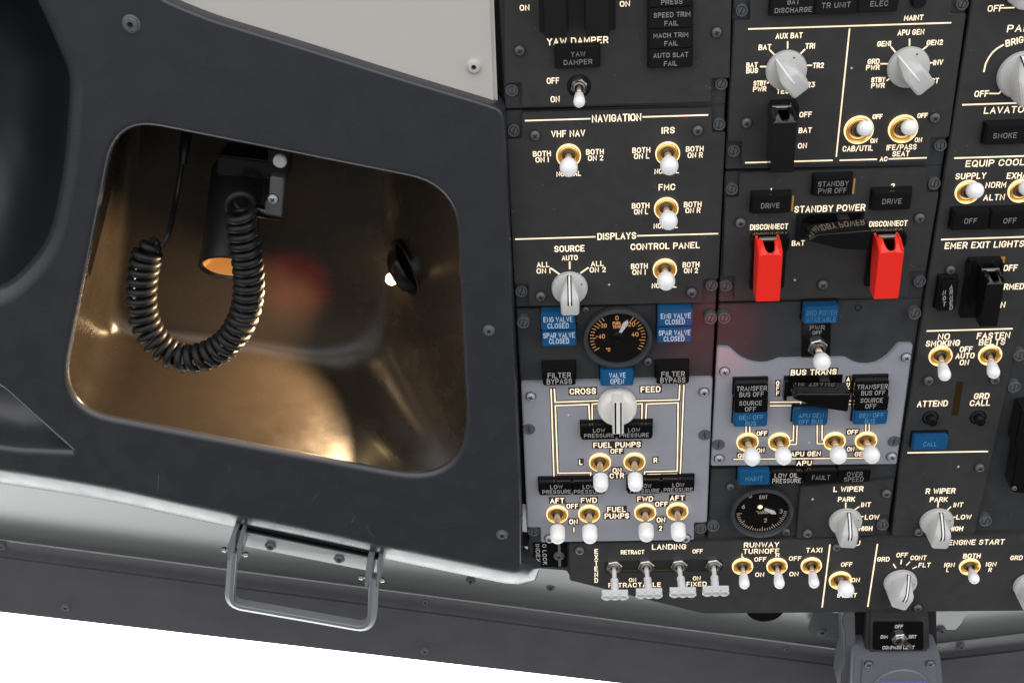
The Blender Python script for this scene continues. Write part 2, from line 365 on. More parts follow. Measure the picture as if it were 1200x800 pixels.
H_COL = hw_collar(); H_BUSH = hw_bush(); H_NUT = hw_nut()
def hw_tip(kind):
    mb = MB()
    if kind == 'ball': pr = [(.30, -1.25), (.55, -1.15), (.80, -.80), (.97, -.35), (1, .1), (.96, .45), (.80, .80), (.55, 1.0), (.28, 1.1), (.03, 1.13)]
    elif kind == 'cap': pr = [(.60, -1.0), (.93, -.97), (1, -.85), (1, .35), (.95, .70), (.80, 1.0), (.55, 1.2), (.28, 1.3), (.03, 1.33)]
    else: pr = [(.45, -1.7), (.72, -1.55), (.82, -.9), (.95, .2), (1, .8), (.93, 1.25), (.72, 1.6), (.4, 1.8), (.03, 1.86)]
    mb.lathe(pr, M_TIP, 28)
    return mb.mesh('tip', smooth=60)
H_TIP = {k: hw_tip(k) for k in ('ball', 'cap', 'paddle')}
_lev = MB(); _lev.lathe([(1, -.3), (1, .5), (.82, .52), (.82, 1)], M_LEVER, 16); H_LEV = _lev.mesh('lever', smooth=40)
ZV = Vector((0, 0, 1))
def toggle(T, x, y, tx, ty, r, tr, kind='cap', style='gold', wv=0, h=.0175, what='', sq=False):
    su, sv = mpp(x, y); rr = r*su; c = T.P(x, y, wv); tip = T.P(tx, ty, wv+h)-c
    e = bpy.data.objects.new('toggle_switch', None); COL.objects.link(e); e.parent = T.o; e.location = c; e.empty_display_size = .01
    e['label'] = what or 'white tipped toggle switch in a gold ring'
    q = ZV.rotation_difference(tip.normalized()); ln = tip.length
    if style == 'gold':
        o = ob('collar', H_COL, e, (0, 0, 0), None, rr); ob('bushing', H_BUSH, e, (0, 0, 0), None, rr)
        z0 = .0004
    else:
        mb = MB()
        if style == 'nut_black': mb.lathe([(1.42, 0), (1.42, .06), (1.0, .08), (.2, .06)], M_BLACK, 28); ob('collar', mb.mesh('collar'), e, sc=rr*.72)
        ob('nut', H_NUT, e, q=Quaternion(ZV, .3), sc=rr*(.72 if style == 'nut_black' else 1)); z0 = .001
    trr = tr*su*{'ball': 1.10, 'cap': .98, 'paddle': 1.06}[kind]
    lv = ob('lever', H_LEV, e, (0, 0, z0), q); lr = max(trr*.42, .0016); lv.scale = (lr, lr, ln-trr*.6)
    ob('tip', H_TIP[kind], e, tip, q, trr)
    return e
def screw(T, x, y, r=6.4, dark=True, wv=0):
    su, sv = mpp(x, y); ob('screw', H_PD if dark else H_PG, T.o, T.P(x, y, wv+.001), Quaternion(ZV, random.uniform(.2, 1.2)), r*su*.94)
def dzus(T, x, y, r=8.0, wv=-.004, tall=False):
    su, sv = mpp(x, y); k = .0055+(.004 if tall else 0)
    ob('quarter_turn_fastener', H_DZT if tall else H_DZ, T.o, T.P(x, y, wv+r*su*(1.3 if tall else .6))-Vector((0, 0, r*su*(1.3 if tall else .6))), Quaternion(ZV, random.uniform(-.4, .15)), r*su*.92)
def plate(T, pts, wv=0, th=.0045, m=None, name='faceplate', bev=.0006, holes=None):
    mb = MB(); mb.prism([T.P2(x, y, wv) for x, y in pts], wv-th, wv, m or M_PANEL)
    return ob(name, mb.mesh(name, bevel=bev, seg=2, smooth=40), T.o)
def flange(T, c0, c1, y0, y1, wv=-.004, m=None, name='mounting_flange'):
    e = [lambda y: 583.4+.056*y, lambda y: 857.6-.0475*y, lambda y: 1136.3-.151*y]
    f0 = (lambda y: e[c0](y)+1.8); f1 = (lambda y: e[c1](y)-1.8)
    return plate(T, [(f0(y0), y0+1.5), (f1(y0), y0-(f1(y0)-f0(y0))*.033+1.5), (f1(y1), y1-(f1(y1)-f0(y1))*.02-.5), (f0(y1), y1-.5)], wv, .012, m or M_FLANGE, name)
def lampcap(T, x0, y0, x1, y1, lines, h=.0065, m=None, tm=None, bold=1, wv=0, what=None, housing=True):
    """caption light: front face given in picture units at height h; lines = [(text,x0,x1,y,h)]"""
    a = T.P(x0, (y0+y1)/2, wv+h); b = T.P(x1, (y0+y1)/2, wv+h); c = T.P((x0+x1)/2, y0, wv+h); d = T.P((x0+x1)/2, y1, wv+h)
    mb = MB(); u0, u1, v0, v1 = a.x, b.x, d.y, c.y; m = m or M_CAP
    cc = Vector(((u0+u1)/2, (v0+v1)/2, 0)); hu = (u1-u0)/2; hv = (v1-v0)/2
    mb.box((-hu, -hv, wv-.002), (hu, hv, wv+h), m)
    o = ob('caption_light', mb.mesh('caption_light', bevel=.0008, seg=2), T.o, cc)
    cap = ' '.join(l[0] for l in lines); o['label'] = what or (('blue' if m is M_BLUE else 'black')+' caption light reading '+cap)
    if housing:
        hb = MB(); hb.box((-hu-.0008, -hv-.0008, wv-.003), (hu+.0008, hv+.0012, wv+.0022), M_BLACK); ob('housing', hb.mesh('housing', bevel=.0003), o)
    tmb = MB(); tm = tm or (M_CAPTB if m is M_BLUE else M_DIM)
    for (t, xa, xb, y, hh) in lines:
        p = T.P(xa, y, wv+h)-cc; q = T.P(xb, y, wv+h)-cc; hv2 = (T.P(xa, y-hh/2, wv+h).y-T.P(xa, y+hh/2, wv+h).y)*.9
        put(tmb, t, p.x, q.x, (p.y+q.y)/2, hv2, wv+h+.00005, tm, max(hv2*.12, .00045)*bold, thick=.0001)
    ob('caption', tmb.mesh('caption', smooth=0), o)
    return o
def knob_mesh(R, H=.020, style='bar'):
    mb = MB(); s = .0045
    if style == 'bar':
        mb.lathe([(R*1.0, .0004), (R*1.0, .0018), (R*.955, s), (R*.90, s+.0005), (.0005, s+.0006)], M_KNOB, 40)
        st = [(.93, .05, .11, s+.0012), (.55, .27, .33, H*.62), (.18, .47, .52, H*.92), (-.05, .50, .54, H), (-.80, .49, .54, H), (-.93, .43, .50, H*.97)]
        vs = []
        for y, wt, wb, z in st:
            vs += [(-wb*R, y*R, s*.6), (-wt*R, y*R, z-.0012), (-wt*R*.86, y*R, z), (wt*R*.86, y*R, z), (wt*R, y*R, z-.0012), (wb*R, y*R, s*.6)]
        fs = []
        for k in range(len(st)-1):
            for i in range(5): fs.append((k*6+i, k*6+i+1, (k+1)*6+i+1, (k+1)*6+i))
        fs.append((0, 5, 4, 3, 2, 1)); k = (len(st)-1)*6; fs.append(tuple(k+i for i in range(6)))
        mb.add(vs, fs, M_KNOB)
        mb.lathe([(.085*R, s-.001), (.085*R, s+.0009), (.0002, s+.0009)], M_SLOT, 12, c=(R*.66, R*.36, 0), cap0=False)
    else:
        mb.lathe([(R*.98, .0004), (R, .002), (R, .006), (R*.97, .009), (R*.88, .0115), (R*.7, .013), (.0005, .0135)], M_KNOBW, 44)
        mb.box((-R*.28, -R*.96, .008), (R*.28, R*.96, .021), M_KNOBW)
    me = mb.mesh('knob', bevel=.0006 if style != 'bar' else .0007, seg=2, smooth=40, limit=38)
    return me
def knob(T, x, y, r, ang, style='bar', wv=0, what='', H=.020, stripe='line'):
    """ang: pointer direction in degrees clockwise from up"""
    su, sv = mpp(x, y); R = r*su; q = Quaternion(ZV, -math.radians(ang))
    o = ob('rotary_knob', knob_mesh(R, H, style), T.o, T.P(x, y, wv), q); o['label'] = what or 'grey rotary selector knob with a pointer bar'
    mb = MB(); s = .0045
    if style == 'bar':
        path = [(.92, s+.0012), (.55, H*.62), (.18, H*.92), (-.05, H), (-.28, H)]
        def strip(wd, dz, m):
            vs = []
            for yy, z in path: vs += [(-wd, yy*R, z-.0006), (-wd, yy*R, z+dz), (wd, yy*R, z+dz), (wd, yy*R, z-.0006)]
            fs = []
            for k in range(len(path)-1):
                for i in range(3): fs.append((k*4+i, k*4+i+1, k*4+4+i+1, k*4+4+i))
            n = (len(path)-1)*4; fs += [(3, 2, 1, 0), (n, n+1, n+2, n+3)]
            mb.add(vs, fs, m)
        if stripe == 'black': strip(.0016, .00025, M_BLACK); strip(.0006, .0004, M_TIP)
        else: strip(.00042, .0003, M_TIP)
    else:
        for k, m in ((-2.2, M_BLACK), (-.7, M_TIP), (.9, M_TIP), (2.3, M_DSTEEL)):
            mb.box((k*.0009-.0006, -R*.90, .0205), (k*.0009+.0006, R*.95, .0212), m)
    ob('pointer_line', mb.mesh('pointer_line', smooth=0), o)
    return o
def guard(T, x0, x1, yt, yb, yo, h, m, base, what, wv=0, notch=True, basew=.003, lever=True):
    """flip-up switch guard hinged at its top: x0..x1 wide, top edge yt, bend yb, bottom edge yo (picture units)"""
    e = bpy.data.objects.new('switch_guard', None); COL.objects.link(e); e.parent = T.o; e['label'] = what
    bx = [T.P(base[0], base[1], wv), T.P(base[2], base[3], wv)]; c = (bx[0]+bx[1])/2; c.z = wv; e.location = c
    mb = MB(); hu = (bx[1].x-bx[0].x)/2; hv = abs(bx[1].y-bx[0].y)/2
    mb.box((-hu, -hv, -.003), (hu, hv, basew), M_BLACK)
    for s in (-1, 1): mb.box((s*hu-.001, hv*.5, 0), (s*hu+.001, hv*.9, h*.30), M_BLACK)
    ob('guard_base', mb.mesh('guard_base', bevel=.0004), e)
    ua = T.P(x0, (yb+yo)/2, wv+h).x-c.x; ub = T.P(x1, (yb+yo)/2, wv+h).x-c.x
    vt = T.P(x0, yt, wv+h*.55).y-c.y; vb = T.P(x0, yb, wv+h*.95).y-c.y; vo = T.P(x0, yo, wv+h).y-c.y
    um = (ua+ub)/2; rn = (ub-ua)*.24; mb = MB()
    ev = [(vt, h*.55), (vb, h*.95), (vo, h)]
    def W(v):
        for (a, b), (cc, d) in zip(ev, ev[1:]):
            if v >= cc-1e-9: return b+(d-b)*(a-v)/(a-cc)
        return h
    out = [(ua, vt), (um-rn, vt)]
    if notch: out += [(um-rn+rn*(1-math.cos(t)), vt-rn*1.25*math.sin(t)) for t in [math.pi*k/8 for k in range(1, 8)]]
    out += [(um+rn, vt), (ub, vt)]
    vmin = min(p[1] for p in out)-.0006
    if vmin > vb: pass
    # front shell in two rings: notch part and flat part
    def slab(poly, th):
        n = len(poly); vs = [(u, v, W(v)) for u, v in poly]+[(u, v, max(W(v)-th, .001)) for u, v in poly]
        fs = [tuple(reversed(range(n))), tuple(range(n, 2*n))]+[((i+1) % n, i, n+i, n+(i+1) % n)[::-1] for i in range(n)]
        area = sum(poly[i][0]*poly[(i+1) % n][1]-poly[(i+1) % n][0]*poly[i][1] for i in range(n))
        if area > 0: fs = [f[::-1] for f in fs]
        mb.add(vs, fs, m)
    vmid = min(vb, vmin)
    slab(out+[(ub, vb), (ua, vb)] if vmin > vb else out+[(ub, vmin-.0005), (ua, vmin-.0005)], .0022)
    vmid = vb if vmin > vb else vmin-.0005
    slab([(ua, vmid), (ub, vmid), (ub, vo), (ua, vo)], .0022)
    for s0, s1 in ((ua, ua+.0018), (ub-.0018, ub)):
        prof = [(vt, h*.25), (vt, h*.53), (vb, h*.93), (vo, h*.985), (vo, h*.55), ((vb+vo)/2, h*.35)]
        vs = [(s0, v, z) for v, z in prof]+[(s1, v, z) for v, z in prof]; n = 6
        fs = [tuple(range(n)), tuple(reversed(range(n, 2*n)))]+[(i, n+i, n+(i+1) % n, (i+1) % n) for i in range(n)]
        mb.add(vs, fs, m)
    me = mb.mesh('cover', smooth=30)
    bm = bmesh.new(); bm.from_mesh(me); bmesh.ops.recalc_face_normals(bm, faces=bm.faces[:])
    bmesh.ops.bevel(bm, geom=[ed for ed in bm.edges if len(ed.link_faces) == 2 and ed.calc_face_angle(0) > .5], offset=.0005, segments=2, affect='EDGES', clamp_overlap=True)
    bm.to_mesh(me); bm.free()
    for p in me.polygons: p.use_smooth = True
    me.set_sharp_from_angle(angle=.6)
    ob('cover', me, e)
    if lever:
        mb = MB(); mb.tube([(um-.006, vt-.001, h*.42), (um+.006, vt-.001, h*.42)], .0016, M_DSTEEL, 10); ob('hinge_pin', mb.mesh('hinge_pin'), e)
    return e
def hguard(T, poly, h, base, what, wv=0):
    """glossy black guard lying across its switch; poly = outline of its front face in picture units"""
    e = bpy.data.objects.new('switch_guard', None); COL.objects.link(e); e.parent = T.o; e['label'] = what
    a = T.P(base[0], base[1], wv); b = T.P(base[2], base[3], wv); c = (a+b)/2; c.z = wv; e.location = c
    hu = (b.x-a.x)/2; hv = abs(b.y-a.y)/2; mb = MB()
    mb.box((-hu, -hv, -.003), (hu, hv, .0006), M_GLOSS)
    mb.box((-hu, -hv, 0), (-hu+.0025, hv*.8, .006), M_BLACK); mb.box((hu*.2, hv*.3, 0), (hu*.55, hv*.7, .005), M_DSTEEL)
    ob('guard_base', mb.mesh('guard_base', bevel=.0003), e)
    mb = MB(); mb.prism([(lambda p: (p.x-c.x, p.y-c.y))(T.P(x, y, wv+h)) for x, y in poly], h*.28, h, M_GLOSS)
    ob('cover', mb.mesh('cover', bevel=.0009, seg=3, smooth=40), e)
    return e
def plus(T, x, y, wv=0):
    text(T, '+', x-1.6, x+1.6, y, 7, wv, M_PRINT, name='index_mark', bold=.8)
DEP = {}
# ================================================================== side trim panel with the lit recess
WT = .014
def rquad(cs, rs, ne=8, nc=10):
    """rounded quad through 4 corners (picture units), fixed point count"""
    n = len(cs); out = []; tan = []
    for i in range(n):
        p = Vector(cs[i]); a = (Vector(cs[i-1])-p); b = (Vector(cs[(i+1) % n])-p); r = rs[i]
        tan.append((p+a.normalized()*r, p, p+b.normalized()*r))
    for i in range(n):
        t0, p, t1 = tan[i]
        for k in range(nc+1):
            t = k/nc; out.append(t0*(1-t)**2+p*2*t*(1-t)+t1*t*t)
        nx = tan[(i+1) % n][0]
        for k in range(1, ne): out.append(t1.lerp(nx, k/ne))
    return out
def smooth_poly(pts, corner_r, nc=5, step=18):
    n = len(pts); out = []
    for i in range(n):
        p = Vector(pts[i]); a = Vector(pts[i-1])-p; b = Vector(pts[(i+1) % n])-p; r = min(corner_r[i], a.length*.45, b.length*.45)
        if r < .5: out.append(p)
        else:
            t0 = p+a.normalized()*r; t1 = p+b.normalized()*r
            for k in range(nc+1): t = k/nc; out.append(t0*(1-t)**2+p*2*t*(1-t)+t1*t*t)
        q = out[-1]; nxt = Vector(pts[(i+1) % n]); rn = min(corner_r[(i+1) % n], (nxt-p).length*.45)
        end = nxt+(p-nxt).normalized()*rn; d = (end-q).length; k = int(d/step)
        for j in range(1, k): out.append(q.lerp(end, j/k))
    return out
trim = Thing('side_trim_panel', 'dark grey moulded side trim panel around the warmly lit recess', 'trim panel', 345, 350)
outer_px = smooth_poly([(-200, -260), (110, -60), (183, 0), (213, 13.7), (248, 27.4), (346, 57), (463, 94), (565, 124.6), (586, 131.5), (587.5, 150), (607.5, 600), (607.5, 668), (450, 635.7), (355, 615), (240, 592), (122, 565.5), (0, 546), (-200, 520)],
                       [0, 0, 40, 20, 20, 60, 60, 60, 10, 4, 20, 9, 60, 60, 60, 60, 60, 0])
op_px = rquad([(136, 141), (533, 220), (550, 571), (69, 479)], [52, 56, 92, 62])
left_px = smooth_poly([(-180, -190), (30, -12), (77, 92), (70, 200), (52, 290), (0, 345), (-180, 360)], [5, 30, 22, 40, 40, 30, 5], step=12)
low_px = smooth_poly([(-180, 380), (0, 452), (88, 531), (20, 528), (-180, 500)], [5, 12, 6, 10, 5], step=12)
def ringuv(px, wv=WT): return [Vector((trim.P2(p.x, p.y, wv))) for p in px]
def normals(ring, ccw_out=True):
    n = len(ring); out = []
    for i in range(n):
        t = (ring[(i+1) % n]-ring[i-1]).normalized(); out.append(Vector((t.y, -t.x)))
    area = sum(ring[i].x*ring[(i+1) % n].y-ring[(i+1) % n].x*ring[i].y for i in range(n))
    if area < 0: out = [-q for q in out]
    return out                                   # pointing away from the enclosed area
bm = bmesh.new()
def addring(pts3): return [bm.verts.new(p) for p in pts3]
def edges_of(r): return [bm.edges.new((r[i], r[(i+1) % len(r)])) for i in range(len(r))]
def skin(ra, rb):
    n = len(ra)
    for i in range(n):
        try: bm.faces.new((ra[i], ra[(i+1) % n], rb[(i+1) % n], rb[i]))
        except ValueError: pass
R_out = ringuv(outer_px); N_out = normals(R_out)
R_op = ringuv(op_px); N_op = normals(R_op); R_lf = ringuv(left_px); N_lf = normals(R_lf); R_lw = ringuv(low_px); N_lw = normals(R_lw)
def v3(p, z): return (p.x, p.y, z)
FR = .0048
o0 = addring([v3(p, WT) for p in R_out])
# holes start outside their visible outline so that the rounded lip sits on it
h0 = addring([v3(p+n*(FR+.0006), WT) for p, n in zip(R_op, N_op)])
l0 = addring([v3(p+n*.0126, WT) for p, n in zip(R_lf, N_lf)])
w0 = addring([v3(p+n*.0046, WT) for p, n in zip(R_lw, N_lw)])
ed = edges_of(o0)+edges_of(h0)+edges_of(l0)+edges_of(w0)
bmesh.ops.triangle_fill(bm, use_beauty=True, use_dissolve=False, edges=ed)
# keep only faces outside the holes
from mathutils.geometry import intersect_point_tri_2d
def inside(p, poly):
    c = False; n = len(poly)
    for i in range(n):
        a, b = poly[i], poly[i-1]
        if (a.y > p.y) != (b.y > p.y) and p.x < (b.x-a.x)*(p.y-a.y)/(b.y-a.y)+a.x: c = not c
    return c
kill = [f for f in bm.faces if any(inside(f.calc_center_median().xy, h) for h in (R_op, R_lf, R_lw))]
bmesh.ops.delete(bm, geom=kill, context='FACES_ONLY')
bmesh.ops.recalc_face_normals(bm, faces=bm.faces[:])
for f in bm.faces:
    if f.normal.z < 0: f.normal_flip()
# outer edge: rounded on top and right, broad tilted lip along the bottom
def lipf(i):
    x, y = outer_px[i].x, outer_px[i].y
    base = N_out[i].dot(Vector((.17, -1)).normalized())
    return max(0, min(1, (base-.35)/.45)) if y > 500 else 0
lf = [lipf(i) for i in range(len(outer_px))]
prev = o0
taps = [2.2+.0*i for i in range(len(outer_px))]
for k, (ro, rz, lo_, lz) in enumerate([(.0005, 0, .0005, 0), (.0012, .0003, .0030, .0003), (.0020, .0012, .0070, .0016), (.0022, .0025, .0170, .0064), (.0024, .0045, .0280, .0124), (.0026, .009, .0297, .0138), (.0027, .014, .0305, .0165), (.0028, .022, .0305, .026)]):
    r = addring([(p.x+n.x*(ro*(1-f)+lo_*f), p.y+n.y*(ro*(1-f)+lo_*f), WT-(rz*(1-f)+lz*f)) for p, n, f in zip(R_out, N_out, lf)])
    skin(r, prev); prev = r
# round lip of the recess mouth (the liner takes over below it)
prev = h0; base = WT
seq = [(FR, 0)]+[(FR*(1-math.sin(t)), FR*(1-math.cos(t))) for t in [math.pi/2*k/6 for k in range(1, 7)]]
for o_, z_ in seq:
    r = addring([v3(p+n*o_, WT-z_) for p, n in zip(R_op, N_op)]); skin(prev, r); prev = r
h_last = [v.co.copy() for v in prev]
# left opening: soft rolled edge going deep and dark
prev = l0; l_faces = len(bm.faces)
cl_ = Vector(trim.P2(-95, 130, WT))
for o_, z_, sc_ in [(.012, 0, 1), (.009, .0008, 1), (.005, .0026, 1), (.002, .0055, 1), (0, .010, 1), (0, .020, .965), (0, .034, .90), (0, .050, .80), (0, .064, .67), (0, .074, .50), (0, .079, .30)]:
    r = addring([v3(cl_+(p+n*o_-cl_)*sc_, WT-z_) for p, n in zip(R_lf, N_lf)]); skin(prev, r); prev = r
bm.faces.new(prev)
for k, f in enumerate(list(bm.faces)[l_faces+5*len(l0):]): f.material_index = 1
prev = w0; cw_ = Vector(trim.P2(-110, 440, WT)); l_faces = len(bm.faces)
for o_, z_, sc_ in [(.004, 0, 1), (.002, .0003, 1), (0, .0012, 1), (-.0012, .003, 1), (-.0012, .008, .985), (-.0012, .016, .94), (-.0012, .026, .86), (-.0012, .034, .7), (-.0012, .038, .4)]:
    r = addring([v3(cw_+(p+n*o_-cw_)*sc_, WT-z_) for p, n in zip(R_lw, N_lw)]); skin(prev, r); prev = r
bm.faces.new(prev)
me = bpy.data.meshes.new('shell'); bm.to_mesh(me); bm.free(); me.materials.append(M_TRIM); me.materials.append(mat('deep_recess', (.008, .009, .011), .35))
bm = bmesh.new(); bm.from_mesh(me); bmesh.ops.recalc_face_normals(bm, faces=bm.faces[:])
up = sum(f.normal.z*f.calc_area() for f in bm.faces)
if up < 0: bmesh.ops.reverse_faces(bm, faces=bm.faces[:])
bm.to_mesh(me); bm.free()
for p in me.polygons: p.use_smooth = True
me.set_sharp_from_angle(angle=math.radians(40)); ob('shell', me, trim.o)
# recess liner
D = .115
back_px = rquad([(150, 60), (446, 118), (466, 432), (121, 392)], [40, 85, 125, 45])
Bk = [trim.P2(p.x, p.y, WT-D) for p in back_px]; Bk = [Vector(b) for b in Bk]
bm = bmesh.new(); rings = []
top = [Vector((p.x, p.y)) for p in h_last]
for t in (0, .02, .15, .35, .55, .72, .82):
    rings.append(addring([v3(a.lerp(b, t*.965), WT-FR-(D-FR)*t) for a, b in zip(top, Bk)]))
cB = sum(Bk, Vector((0, 0)))/len(Bk)
last_t = .82
for k in range(1, 8):
    th = math.pi/2*k/7
    t = .82+.18*math.sin(th); ins = .016*(1-math.cos(th))
    pts = []
    for a, b in zip(top, Bk):
        p = a.lerp(b, min(1, t*.965)); d = (cB-p); pts.append(v3(p+d.normalized()*ins, WT-FR-(D-FR)*t))
    rings.append(addring(pts))
for a, b in zip(rings, rings[1:]): skin(a, b)
bm.faces.new(rings[-1])
bmesh.ops.recalc_face_normals(bm, faces=bm.faces[:])
bf = max(bm.faces, key=lambda f: len(f.verts))
if bf.normal.z < 0: bmesh.ops.reverse_faces(bm, faces=bm.faces[:])
me = bpy.data.meshes.new('recess_liner'); bm.to_mesh(me); bm.free(); me.materials.append(M_RECESS)
for p in me.polygons: p.use_smooth = True
me.set_sharp_from_angle(angle=math.radians(50)); ob('recess_liner', me, trim.o, label='brownish glossy liner of the recess, lit from the right')
for x, y, r in ((154, 28, 8.5), (573, 387, 5.6), (588.5, 626, 5.6), (-60, 560, 6)):
    su, sv = mpp(x, y); ob('socket_screw', H_SK, trim.o, trim.P(x, y, WT), None, r*su)
for pts_ in ([(186, 556), (184.5, 575)], [(430, 616), (432.5, 622), (437, 628)], [(412, 612), (416, 604)], [(366, 585), (372, 579)], [(268, 545), (269, 552)]):
    mb = MB(); mb.ribbon([trim.P2(x, y, WT) for x, y in pts_], .00022, WT+.00002, .00004, mat('scratch_grey', (.12, .12, .12), .6)); ob('scratch', mb.mesh('scratch', smooth=0), trim.o)
# lamp in the right wall of the recess
lp = trim.P(459, 327, WT-.094); lax = Vector((-.80, -.15, .34)).normalized()
fit = trim.P(476, 317, WT-.094); fax = Vector((-.86, -.12, .50)).normalized()
mb = MB()
mb.lathe([(.026, -.012), (.026, .0012), (.0245, .002), (.0235, .0012), (.022, -.001), (.0005, -.001)], M_BLACK, 36, c=fit, ax=fax)
lampf = ob('recess_lamp', mb.mesh('recess_lamp', smooth=40), trim.o, label='small glowing bulb in a dark round fitting')
mb = MB(); bd = (lp-fit).normalized(); bl = (lp-fit).length; mb.lathe([(.022, -.006), (.0205, bl*.18), (.016, bl*.5), (.009, bl*.72), (.0048, bl-.0045), (.0036, bl-.0035), (.0005, bl-.003)], M_BLACK, 32, c=fit, ax=bd); ob('bulb_holder', mb.mesh('bulb_holder'), lampf)
mb = MB(); mb.lathe([(max(.0003, .0048*math.sin(math.pi*k/14)), -.0048*math.cos(math.pi*k/14)) for k in range(15)], M_BULB, 24, c=lp, ax=lax); ob('bulb', mb.mesh('bulb', smooth=80), lampf)
def lamp(name, kind, energy, loc, aim, color, **k):
    d = bpy.data.lights.new(name, kind); d.energy = energy; d.color = color
    for a, b in k.items(): setattr(d, a, b)
    o = bpy.data.objects.new(name, d); COL.objects.link(o)
    p = MP @ (Vector(loc)); t = MP @ (Vector(aim))
    o.location = p; o.rotation_mode = 'QUATERNION'; o.rotation_quaternion = (t-p).to_track_quat('-Z', 'Y'); return o
lw_ = lp+trim.c+lax*.0062
lamp('recess_spot', 'SPOT', 11.5, lw_, trim.P(165, 490, WT+.012)+trim.c, (1, .67, .37), spot_size=math.radians(102), spot_blend=.5, shadow_soft_size=.003)
lamp('recess_glow', 'POINT', .002, lw_+Vector((-.002, 0, .003)), (0, 0, 0), (1, .62, .28), shadow_soft_size=.003)
# ------------------------------------------------------------------ pale ceiling liner above the trim
lin = Thing('ceiling_liner', 'pale off white ceiling liner panel above the dark trim', 'ceiling panel', 420, 40)
mb = MB(); mb.prism([lin.P2(x, y, .004) for x, y in ((140, -240), (566, -240), (578.5, 0), (583.5, 138), (575, 150), (463, 118), (346, 82), (248, 52), (183, 36), (140, 5))], -.002, .004, M_LINER)
ob('panel', mb.mesh('panel', bevel=.0025, seg=3), lin.o)
su, sv = mpp(555, 78); ob('socket_screw', H_SKW, lin.o, lin.P(555.4, 78, .004), None, 7.6*su, label='white painted socket screw')
# ================================================================== windscreen surround (below the panels)
wf = Thing('windscreen_frame', 'dark metal windscreen surround with brushed upper ledge and lower band', 'window frame', 400, 680, -.03)
def sheet(T, rows, xs, m, name, smooth=60, parent=None):
    """rows: list of (function x->y in picture units, w) lofted along xs"""
    mb = MB(); vs = []
    for f, wv in rows:
        for x in xs: vs.append(T.P(x, f(x), wv))
    n = len(xs); fs = [(k*n+i, (k+1)*n+i, (k+1)*n+i+1, k*n+i+1) for k in range(len(rows)-1) for i in range(n-1)]
    mb.add(vs, fs, m); return ob(name, mb.mesh(name, smooth=smooth), parent or T.o)
XL = [-220+12.5*i*4 for i in range(25)]+[1012]
XL = [x for x in XL if x < 1012]+[1012]
led = lambda o: (lambda x: 630+.1305*x+o)
rows = []; wv = -.016; yo_ = -120
prof = [(-120, 27), (-70, 27), (-45, 27), (-38, 27), (-32, 26), (-26, 22.5), (-20, 16), (-14, 10), (-7, 5), (0, 3)]
for (o_, a), (o2, a2) in zip(prof, prof[1:]+[(0, 0)]):
    rows.append((led(o_), wv)); wv -= math.tan(math.radians((a+a2)/2))*(o2-o_)*.00086
sheet(wf, rows, XL, M_LEDGE, 'ledge')
wB = rows[-1][1]
sheet(wf, [(led(0), wB), (led(.8), wB+.0012), (led(2.2), wB+.0012), (led(3.2), wB-.001)], XL, M_BRACK, 'ledge_bead')
low = lambda x: 651+.130*x
sheet(wf, [(led(3.2), wB-.001), (lambda x: led(3.2)(x)*.2+low(x)*.8, wB-.004), (low, wB-.0035)], XL, M_FRAME, 'step')
win = lambda x: 716.5+.1148*x
sheet(wf, [(low, wB-.0035), (lambda x: low(x)+2.2, wB-.001), (lambda x: low(x)+6, wB-.0005), (win, wB), (lambda x: win(x)-.5, wB-.003), (lambda x: win(x)-14, wB-.03)], XL, M_FRAME, 'band', smooth=30)
for x, y, r, wv in ((77, 711, 4.6, wB), (498, 762, 4.6, wB), (498.5, 704.5, 4.6, wB-.0035), (2, 640, 4, wB), (551.6, 679.5, 5.2, wB+.003), (645, 687, 5.6, wB+.003), (922, 759.5, 4, wB-.003)):
    su, sv = mpp(x, y); ob('socket_screw', H_SK, wf.o, wf.P(x, y, wv), None, r*su)
# gusset plate near the centre post
mb = MB(); mb.prism([wf.P2(x, y, wB+.010) for x, y in ((962, 690), (955, 712), (947.5, 736), (949, 741), (956, 745), (988, 749), (1012, 752), (1012, 690))], wB+.007, wB+.010, M_BRACK)
ob('gusset', mb.mesh('gusset', bevel=.0006), wf.o); su, sv = mpp(963, 740); ob('socket_screw', H_SK, wf.o, wf.P(963.5, 739.5, wB+.010), None, 5.5*su)
rf = Thing('windscreen_frame', 'dark windscreen surround rising beyond the compass, with a pale brushed plate', 'window frame', 1150, 760, -.03)
XR = [1078+12*i for i in range(22)]
ledr = lambda o: (lambda x: 752-.118*(x-1100)+o)
rows = []; wv = -.016
for (o_, a), (o2, a2) in zip(prof, prof[1:]+[(0, 0)]):
    rows.append((ledr(o_), wv)); wv -= math.tan(math.radians((a+a2)/2))*(o2-o_)*.00086
sheet(rf, rows, XR, M_LEDGE, 'ledge'); wB2 = rows[-1][1]
sheet(rf, [(ledr(0), wB2), (ledr(.8), wB2+.0012), (ledr(2.2), wB2+.0012), (ledr(3.2), wB2-.001), (ledr(20), wB2-.004)], XR, M_FRAME, 'step')
sheet(rf, [(ledr(20), wB2-.004), (ledr(22), wB2-.001), (ledr(150), wB2)], XR, M_FRAME, 'band')
mb = MB(); pl_ = [rf.P(x, y, wB2+.016-.00040*(y-700)) for x, y in ((1078, 690), (1140, 690), (1133, 718), (1127, 730), (1120, 738), (1110, 742), (1078, 744))]; n_ = len(pl_)
mb.add(pl_+[p-Vector((0, 0, .003)) for p in pl_], [tuple(reversed(range(n_))), tuple(range(n_, 2*n_))]+[(i, (i+1) % n_, n_+(i+1) % n_, n_+i) for i in range(n_)], M_LEDGE)
ob('brushed_plate', mb.mesh('brushed_plate', bevel=.0005), rf.o)
